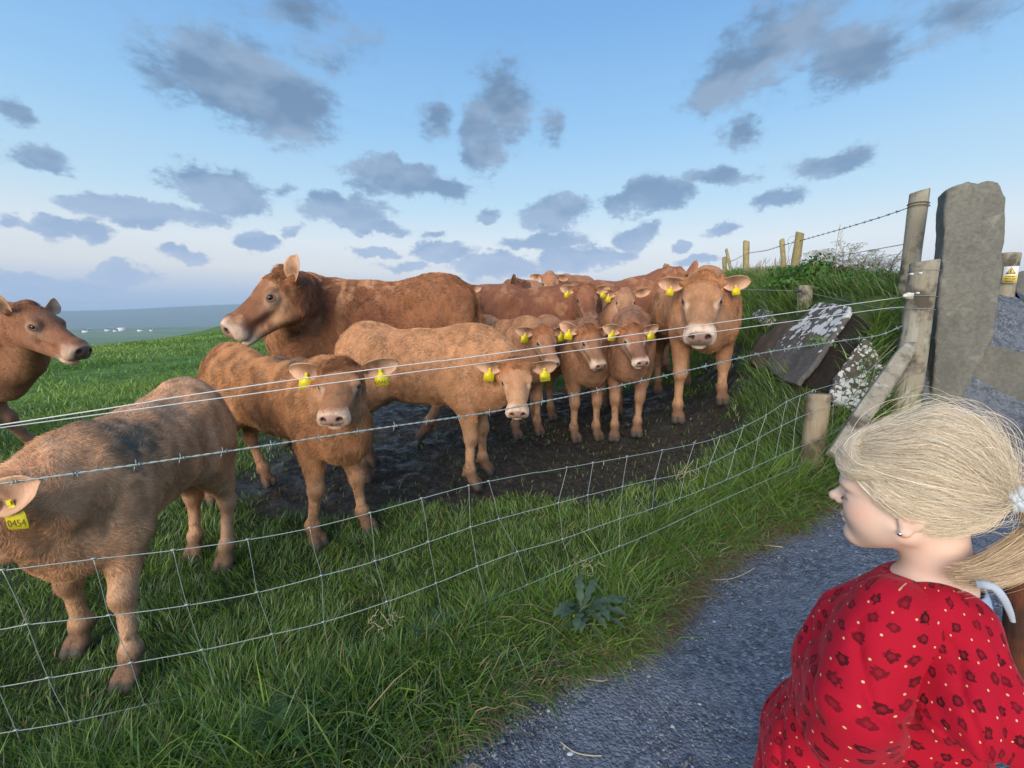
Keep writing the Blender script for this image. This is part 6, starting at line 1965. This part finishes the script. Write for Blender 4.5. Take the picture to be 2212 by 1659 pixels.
# ------------------------------------------------------------------ loose stones of the path
def pebble_mesh(seed):
    rs = np.random.default_rng(seed)
    ph = (1 + 5 ** .5) / 2
    v = np.array([(-1, ph, 0), (1, ph, 0), (-1, -ph, 0), (1, -ph, 0), (0, -1, ph), (0, 1, ph), (0, -1, -ph), (0, 1, -ph), (ph, 0, -1), (ph, 0, 1), (-ph, 0, -1), (-ph, 0, 1)], float)
    v /= np.linalg.norm(v[0])
    f = np.array([(0, 11, 5), (0, 5, 1), (0, 1, 7), (0, 7, 10), (0, 10, 11), (1, 5, 9), (5, 11, 4), (11, 10, 2), (10, 7, 6), (7, 1, 8), (3, 9, 4), (3, 4, 2), (3, 2, 6), (3, 6, 8), (3, 8, 9), (4, 9, 5), (2, 4, 11), (6, 2, 10), (8, 6, 7), (9, 8, 1)])
    return v * rs.uniform(.75, 1.2, (12, 1)), f
def stone_attr_mat():
    m, t, b, o = mat('loose_gravel')
    pos = t.new('ShaderNodeNewGeometry').outputs['Position']
    f = t.noise(pos, 220, 3, .6)
    t.l.new(t.mix(t.math('MULTIPLY', f, .45), attr(t), (.03, .035, .04)), b.inputs[0]); b.inputs['Roughness'].default_value = .8
    bump(t, b, f, .3, .003)
    return m
GRAV = stone_attr_mat()
def gravel():
    N = 260000
    X = RNG.uniform(-1.6, 3.2, N); Y = RNG.uniform(-.2, 2.9, N)
    e = path_edge_y(X) + edge_wob(X) - Y
    cl = n2d(X, Y, 5, 91, 3)
    rr = np.hypot(X, Y)
    pr = (np.exp(-np.maximum(e, 0) / .13) * .85 + .12 + .35 * sstep(.55, .7, cl)) * (e > -.06) * np.clip(1.3 / rr, .3, 1)
    k = RNG.random(N) < pr
    X, Y = X[k], Y[k]; n = len(X)
    big = RNG.random(n) < .035
    s = np.where(big, RNG.uniform(.005, .0095, n), RNG.uniform(.0018, .0052, n)) * (1 + .5 * np.exp(-np.maximum(path_edge_y(X) + edge_wob(X) - Y, 0) / .12))
    Z = height(X, Y) + s * .25 + .004
    def octa(seed):
        r_ = np.random.default_rng(seed); v = np.array([(1, 0, 0), (-1, 0, 0), (0, 1, 0), (0, -1, 0), (0, 0, 1), (0, 0, -1)], float) * r_.uniform(.7, 1.3, (6, 1)) + r_.normal(0, .18, (6, 3))
        return v, np.array([(4, 0, 2), (4, 2, 1), (4, 1, 3), (4, 3, 0), (5, 2, 0), (5, 1, 2), (5, 3, 1), (5, 0, 3)])
    base = [octa(i) for i in range(8)]
    vs, fs, cs = [], [], []
    v0 = np.stack([b[0] for b in base]); f0 = base[0][1]
    idx = RNG.integers(0, 8, n)
    V = v0[idx] * s[:, None, None] * np.stack([RNG.uniform(.8, 1.5, n), RNG.uniform(.7, 1.1, n), RNG.uniform(.45, .8, n)], 1)[:, None, :]
    a = RNG.uniform(0, 6.28, n); c_, s_ = np.cos(a)[:, None], np.sin(a)[:, None]
    V = np.stack([V[:, :, 0] * c_ - V[:, :, 1] * s_, V[:, :, 0] * s_ + V[:, :, 1] * c_, V[:, :, 2]], 2) + np.stack([X, Y, Z], 1)[:, None]
    F = (f0[None] + (np.arange(n) * 6)[:, None, None]).reshape(-1, 3)
    g = RNG.random(n)
    C = np.where(g[:, None] < .75, np.array((.13, .155, .19)) * RNG.uniform(.5, 1.7, (n, 1)), np.array((.30, .34, .39)) * RNG.uniform(.7, 1.2, (n, 1)))
    tag(mesh_from('gravel', V.reshape(-1, 3), F, GRAV, False, cols={'Col': np.repeat(C, 6, 0)}), 'loose grey chippings gathered along the edge of the path', kind='stuff')
    print('gravel', n)
    lab = [((1518, 1447), .011, 'near-white pebble alone in the middle of the gravel path'), ((1327, 1420), .010, 'whitish round pebble touching the toothed weed leaves'),
           ((1287, 1459), .010, 'oblong pale pebble just below the toothed weed'), ((1106, 1504), .010, 'pale pebble at the grass tips near the bottom middle'),
           ((1184, 1538), .009, 'squarish pale pebble in the lower middle of the path'), ((1233, 1632), .011, 'upright grey-white pebble at the bottom of the path'),
           ((1219, 1618), .009, 'slim pale pebble beside the upright one at the bottom'), ((1512, 1525), .009, 'small white pebble in the lower right of the path'),
           ((1495, 1380), .012, 'angular grey stone half sunk in the middle of the path'), ((1543, 1345), .008, 'tiny bright pebble above the angular grey stone'),
           ((1430, 1310), .009, 'pale chip among the dark chippings at the grass edge'), ((1040, 1572), .009, 'lone light pebble at the lower left tip of the path'),
           ((1645, 1320), .008, 'small pale pebble close to the red dress'), ((1600, 1455), .008, 'light pebble midway between path centre and the dress')]
    for i, ((u, v), sz, lb) in enumerate(lab):
        p = G(u, v); vv, ff = pebble_mesh(100 + i)
        o = mesh_from('pebble', vv * sz * 1.2 * np.array([1.1, .85, .65]), ff, GRAV, True, cols={'Col': np.tile((.58, .62, .68) if i != 8 else (.24, .27, .31), (12, 1))})
        md = o.modifiers.new('s', 'SUBSURF'); md.levels = md.render_levels = 1
        o.location = (p[0], p[1], p[2] + sz * .35); o.rotation_euler = (0, 0, i * 1.3)
        tag(o, lb, 'pebble', 'pale pebbles on the path')
gravel()

# ------------------------------------------------------------------ broad-leaved weeds, cow parsley, shrub
def leaf_mat(name, c1, c2, tr_=.3):
    m, t, b, o = mat(name)
    pos = t.new('ShaderNodeTexCoord').outputs['Object']
    col = t.mix(t.noise(pos, 30, 4, .6), c1, c2)
    t.l.new(col, b.inputs[0]); b.inputs['Roughness'].default_value = .55
    tr = t.new('ShaderNodeBsdfTranslucent', ins={0: col})
    mx = t.new('ShaderNodeMixShader', ins={0: tr_, 1: b.outputs[0], 2: tr.outputs[0]})
    t.l.new(mx.outputs[0], o.inputs[0])
    bump(t, b, t.noise(pos, 90, 3, .6), .3, .003)
    return m
WEED = leaf_mat('blue_green_weed_leaf', (.075, .125, .065), (.13, .20, .115))
DOCK = leaf_mat('dark_dock_leaf', (.035, .085, .022), (.09, .17, .045))
SHRUB = leaf_mat('bright_shrub_leaf', (.05, .14, .02), (.11, .24, .035))
def toothed_leaf(base, yaw, pitch, L, W, matl, parent, teeth=5, curl=.5, seed=0, name='leaf'):
    rs = np.random.default_rng(seed); n = 4 * max(teeth, 3) + 1
    V = []; F = []
    for i in range(n):
        t = i / (n - 1)
        env = math.sin(PI * min(1, .12 + t * .86)) ** .7 * (.35 + .65 * t ** .6) if teeth else math.sin(PI * min(.985, .06 + t * .93)) ** .75
        saw = (1 - .62 * ((t * teeth) % 1)) if teeth else 1
        w_ = W * .5 * max(.05, env * saw) * (0.12 if i == n - 1 else 1)
        ang = pitch - curl * t
        x = L * (t * math.cos(pitch - curl * t * .5)); z = L * t * math.sin(pitch - curl * t * .6)
        for s in (-1, 0, 1):
            V.append((x - (.12 * W * (1 - saw) if teeth and s else 0), s * w_, z + abs(s) * w_ * .28 + rs.normal(0, .0012)))
    for i in range(n - 1):
        for s in (0, 1):
            a = i * 3 + s; F.append((a, a + 3, a + 4, a + 1))
    V = np.array(V); c, s_ = math.cos(yaw), math.sin(yaw)
    V = np.stack([V[:, 0] * c - V[:, 1] * s_, V[:, 0] * s_ + V[:, 1] * c, V[:, 2]], 1) + np.asarray(base)
    return mesh_from(name, V, F, matl, True, parent=parent)
def weeds():
    g = G(1262, 1360)
    root = empty('dandelion_plant', (g[0], g[1], g[2])); tag(root, 'grey-green weed with jagged toothed leaves at the path edge', 'weed')
    for i in range(17):
        a = -2.6 + i * .40 + random.uniform(-.15, .15) if i < 11 else random.uniform(-3, 1.5)
        toothed_leaf((random.uniform(-.02, .02), random.uniform(-.02, .02), .05 + .012 * (i % 4)), a, random.uniform(.35, 1.0), random.uniform(.125, .19), random.uniform(.046, .066), WEED, root, 4 + i % 2, random.uniform(.7, 1.4), i)
    mb = MB(); mb.tube(smooth_path([(0, 0, .02), (-.03, -.03, .08), (-.045, -.045, .085)], 5), .0016, 5); mb.build('flower_stalk', WEED, root)
    mb = MB()
    for k in range(14):
        a = k * .9; mb.add([(-.045, -.045, .085), (-.045 + .008 * math.cos(a), -.045 + .008 * math.sin(a), .092 + .003 * (k % 3)), (-.045 + .008 * math.cos(a + .5), -.045 + .008 * math.sin(a + .5), .092)], [(0, 1, 2)])
    mb.build('yellow_flower', simple('yellow_petal', (.75, .62, .05), .6), root)
    for (u, v, n_, lab, sd_) in ((600, 1625, 9, 'dark green broad-leaved dock in the grass at the bottom, left of the path', 1), (935, 1395, 6, 'narrow-leaved plantain rosette under the lowest mesh wire', 2)):
        g = G(u, v); root = empty('dock_plant', (g[0], g[1], g[2])); tag(root, lab, 'weed')
        for i in range(n_):
            toothed_leaf((random.uniform(-.03, .03), random.uniform(-.03, .03), .035), i * 2.4 + sd_, random.uniform(.5, 1.2), random.uniform(.09, .14), .050 if sd_ == 1 else .026, DOCK, root, 0, .9, 50 + i)
    # straws
    st = leaf_mat('dry_straw', (.42, .38, .24), (.55, .50, .34), .1)
    for (pts, lab) in (([(1545, 1178), (1600, 1179), (1650, 1183), (1691, 1187)], 'single long pale straw lying on the gravel under the fence grass'),
                       ([(1535, 1258), (1575, 1256), (1605, 1246), (1630, 1232)], 'forked yellowish grass stem lying on the path edge'),
                       ([(1225, 1445), (1255, 1470), (1300, 1478), (1312, 1472)], 'curved dry stem lying on the gravel below the weed'),
                       ([(1210, 1610), (1240, 1632), (1275, 1640), (1300, 1640)], 'thin bent straw at the bottom of the path')):
        P = [G(*q) + np.array([0, 0, .012]) for q in pts]
        mb = MB(); mb.tube(smooth_path(P, 6), .0028 if pts[0][0] == 1545 else .0017, 5); o = mb.build('straw', st)
        c = P[0]; tag(o, lab, 'straw', 'loose straws on the path')
    # dead stalk tangles snagged on the wire
    for (u, v, lab) in ((1483, 1020, 'dry upright dock stalks caught in the mesh wire'), (1270, 1215, 'tangle of bleached roots hanging off the grass edge'), (830, 1330, 'small bundle of straw caught under the mesh')):
        mb = MB(); c = FP(u, v, -.02)
        for k in range(16):
            a = c + np.array([random.uniform(-.05, .05), random.uniform(-.02, .02), random.uniform(-.05, .02)])
            d = np.array([random.uniform(-.6, .6), random.uniform(-.4, .1), random.uniform(.3, 1.3) if u == 1483 else random.uniform(-.8, .4)]) * .06
            mb.tube(smooth_path([a, a + d * .5 + np.random.default_rng(k).normal(0, .006, 3), a + d], 4), .0011, 4)
        tag(mb.build('dead_stalks', st), lab, 'dead stalks')
weeds()

def parsley():
    stm = leaf_mat('parsley_stalk', (.12, .16, .06), (.20, .20, .10)); wh = simple('parsley_white', (.80, .79, .72), .7, noise_amt=.1)
    PLAB = ['leftmost cow parsley, half sunk in the bramble'] + [a + ' cow parsley from the left along the bank top' for a in 'second third fourth fifth sixth seventh eighth ninth tenth eleventh'.split()] + [
        'rightmost cow parsley, next to the tall back post', 'low cow parsley in front of the leftmost ones', 'low cow parsley in front of the branching dead stalk', 'low cow parsley just right of the dead stalk', 'low cow parsley in front of the ninth', 'low cow parsley near the right end of the row']
    lab = ['leftmost', 'second', 'third', 'fourth', 'fifth', 'sixth', 'seventh', 'eighth', 'ninth', 'tenth', 'eleventh', 'rightmost']
    spots = [(1738, 575, 5.2), (1752, 548, 5.0), (1770, 560, 4.8), (1786, 540, 4.6), (1803, 552, 4.5), (1822, 528, 4.4), (1838, 532, 4.3), (1856, 555, 4.1), (1872, 552, 4.0), (1888, 562, 3.9), (1908, 572, 3.8), (1928, 578, 3.7), (1762, 575, 4.9), (1812, 575, 4.4), (1845, 580, 4.2), (1880, 585, 4.0), (1900, 560, 3.9)]
    for i, (u, v, Y) in enumerate(spots):
        t = PY(u, v, Y); z0 = gz(t[0], t[1]); base = np.array([t[0] + random.uniform(-.05, .05), t[1], z0])
        root = empty('cow_parsley', tuple(base)); tag(root, PLAB[i], 'wildflower', 'cow parsley along the bank top')
        H = t[2] - z0; rs = np.random.default_rng(i)
        mb = MB(); mid = np.array([rs.uniform(-.03, .03), 0, H * .45]); mb.tube(smooth_path([(0, 0, 0), mid, (t - base) * np.array([1, 1, .92])], 5), [.0045] * 5 + [.0035] * 6, 5)
        heads = [(t - base, .070)]
        for k in range(4):
            a = rs.uniform(0, 6.28); L = rs.uniform(.09, .17); s0 = mid + ((t - base) - mid) * rs.uniform(.0, .7)
            e = s0 + np.array([math.cos(a) * L * .8, math.sin(a) * L * .8, L * rs.uniform(.55, .9)])
            mb.tube(smooth_path([s0, (s0 + e) / 2 + np.array([0, 0, -.01]), e], 4), .0025, 4); heads.append((e, rs.uniform(.040, .065)))
        mb.build('stalk', stm, root)
        for (c, R) in heads:
            hb = MB()
            for q in range(16):
                a = q * 2.4; rr = R * math.sqrt((q + .5) / 16); cc = c + np.array([rr * math.cos(a), rr * math.sin(a), .012 - rr * rr * 4])
                hb.tube([c - np.array([0, 0, .035]), cc], .0009, 3, cap=False)
                s = .0095
                hb.add([cc + np.array([s * math.cos(b), s * math.sin(b), rs.uniform(-.002, .004)]) for b in np.arange(6) * 1.047], [(0, 1, 2, 3, 4, 5)])
            hb.build('flower_head', wh, root)
    # seeding grass stalks on the skyline
    sm = leaf_mat('seed_head_straw', (.34, .26, .15), (.46, .36, .24), .2)
    mb = MB()
    for k in range(120):
        u = random.choice([random.uniform(1600, 1720), random.uniform(1600, 1960)]); s = bankp(u, random.uniform(540, 575)); z0 = gz(s[0], s[1])
        x0 = s[0] + random.uniform(-.25, .15); y0 = s[1] + random.uniform(-.3, .3); z0 = gz(x0, y0); h = random.uniform(.16, .34); dx = random.uniform(-.02, .12)
        P = smooth_path([(x0, y0, z0), (x0 + dx * .3, y0, z0 + h * .6), (x0 + dx, y0, z0 + h)], 4)
        mb.tube(P, [.0016] * 5 + [.0022, .0042, .0042, .002][:len(P) - 5], 3)
    tag(mb.build('seeding_grass', sm), 'thin seeding grass stalks standing on the bank against the sky', kind='stuff')
    # twiggy dead stalk
    b = bankp(1806, 600); t = bankp(1815, 485); root = empty('dead_stalk', (b[0], b[1], b[2])); tag(root, 'bare branching dead stalk rising above the cow parsley', 'dead stalk')
    mb = MB(); D = t - b
    mb.tube(smooth_path([(0, 0, 0), D * .5 + np.array([-.02, 0, 0]), D], 5), .003, 4)
    for k in range(7):
        s0 = D * (.35 + .08 * k); mb.tube([s0, s0 + np.array([random.uniform(-.07, .07), random.uniform(-.03, .03), random.uniform(.05, .09)])], .0017, 3)
    mb.build('stalk', sm, root)
    # leafy bramble clump
    def clump(nm, c, R, n, size, matl, lab, cat):
        root = empty(nm, tuple(c)); tag(root, lab, cat)
        rs = np.random.default_rng(int(R[0] * 1000)); V = []; F = []
        for k in range(n):
            d = rs.normal(0, 1, 3); d /= np.linalg.norm(d); rr = rs.random() ** .33
            lump = 1 + .35 * math.sin(d[0] * 5 + 1) * math.cos(d[2] * 6)
            p = d * np.array(R) * rr * lump; p[2] = abs(p[2]) * 1.0
            s = size * rs.uniform(.6, 1.3); a = rs.normal(0, 1, 3); a /= np.linalg.norm(a); nrm = d + rs.normal(0, .5, 3); b = np.cross(nrm, a); b /= np.linalg.norm(b); a = np.cross(b, nrm / np.linalg.norm(nrm))
            i = len(V); V += [p - a * s, p - b * s * .55, p + a * s, p + b * s * .55 + nrm * s * .1]; F.append((i, i + 1, i + 2, i + 3))
        mesh_from('foliage', np.array(V), F, matl, False, parent=root)
        mb = MB()
        for k in range(12):
            a = rs.uniform(0, 6.28); mb.tube(smooth_path([(0, 0, -.05), (.3 * R[0] * math.cos(a), .3 * R[1] * math.sin(a), R[2] * .4), (.8 * R[0] * math.cos(a), .8 * R[1] * math.sin(a), R[2] * .75)], 4), .003, 4)
        mb.build('stems', sm, root)
    c = bankp(1775, 600); clump('bramble_bush', (c[0] - .15, c[1] - .1, gz(c[0] - .15, c[1] - .1) + .0), (.42, .40, .26), 2600, .024, SHRUB, 'bright leafy bramble on the bank crest under the cow parsley', 'bush')
    c = PY(1860, 620, 3.9); clump('bramble_bush', (c[0], c[1], gz(c[0], c[1]) + .0), (.34, .34, .16), 1400, .020, SHRUB, 'lower leafy bramble on the bank, nearer the tall back post', 'bush')
    c = PY(1770, 815, 3.15); clump('nettle_clump', (c[0], c[1], gz(c[0], c[1])), (.10, .10, .07), 260, .016, leaf_mat('pale_nettle', (.11, .20, .07), (.19, .28, .11)), 'small pale leafy weed at the foot of the dark lichened slab', 'weed')
parsley()
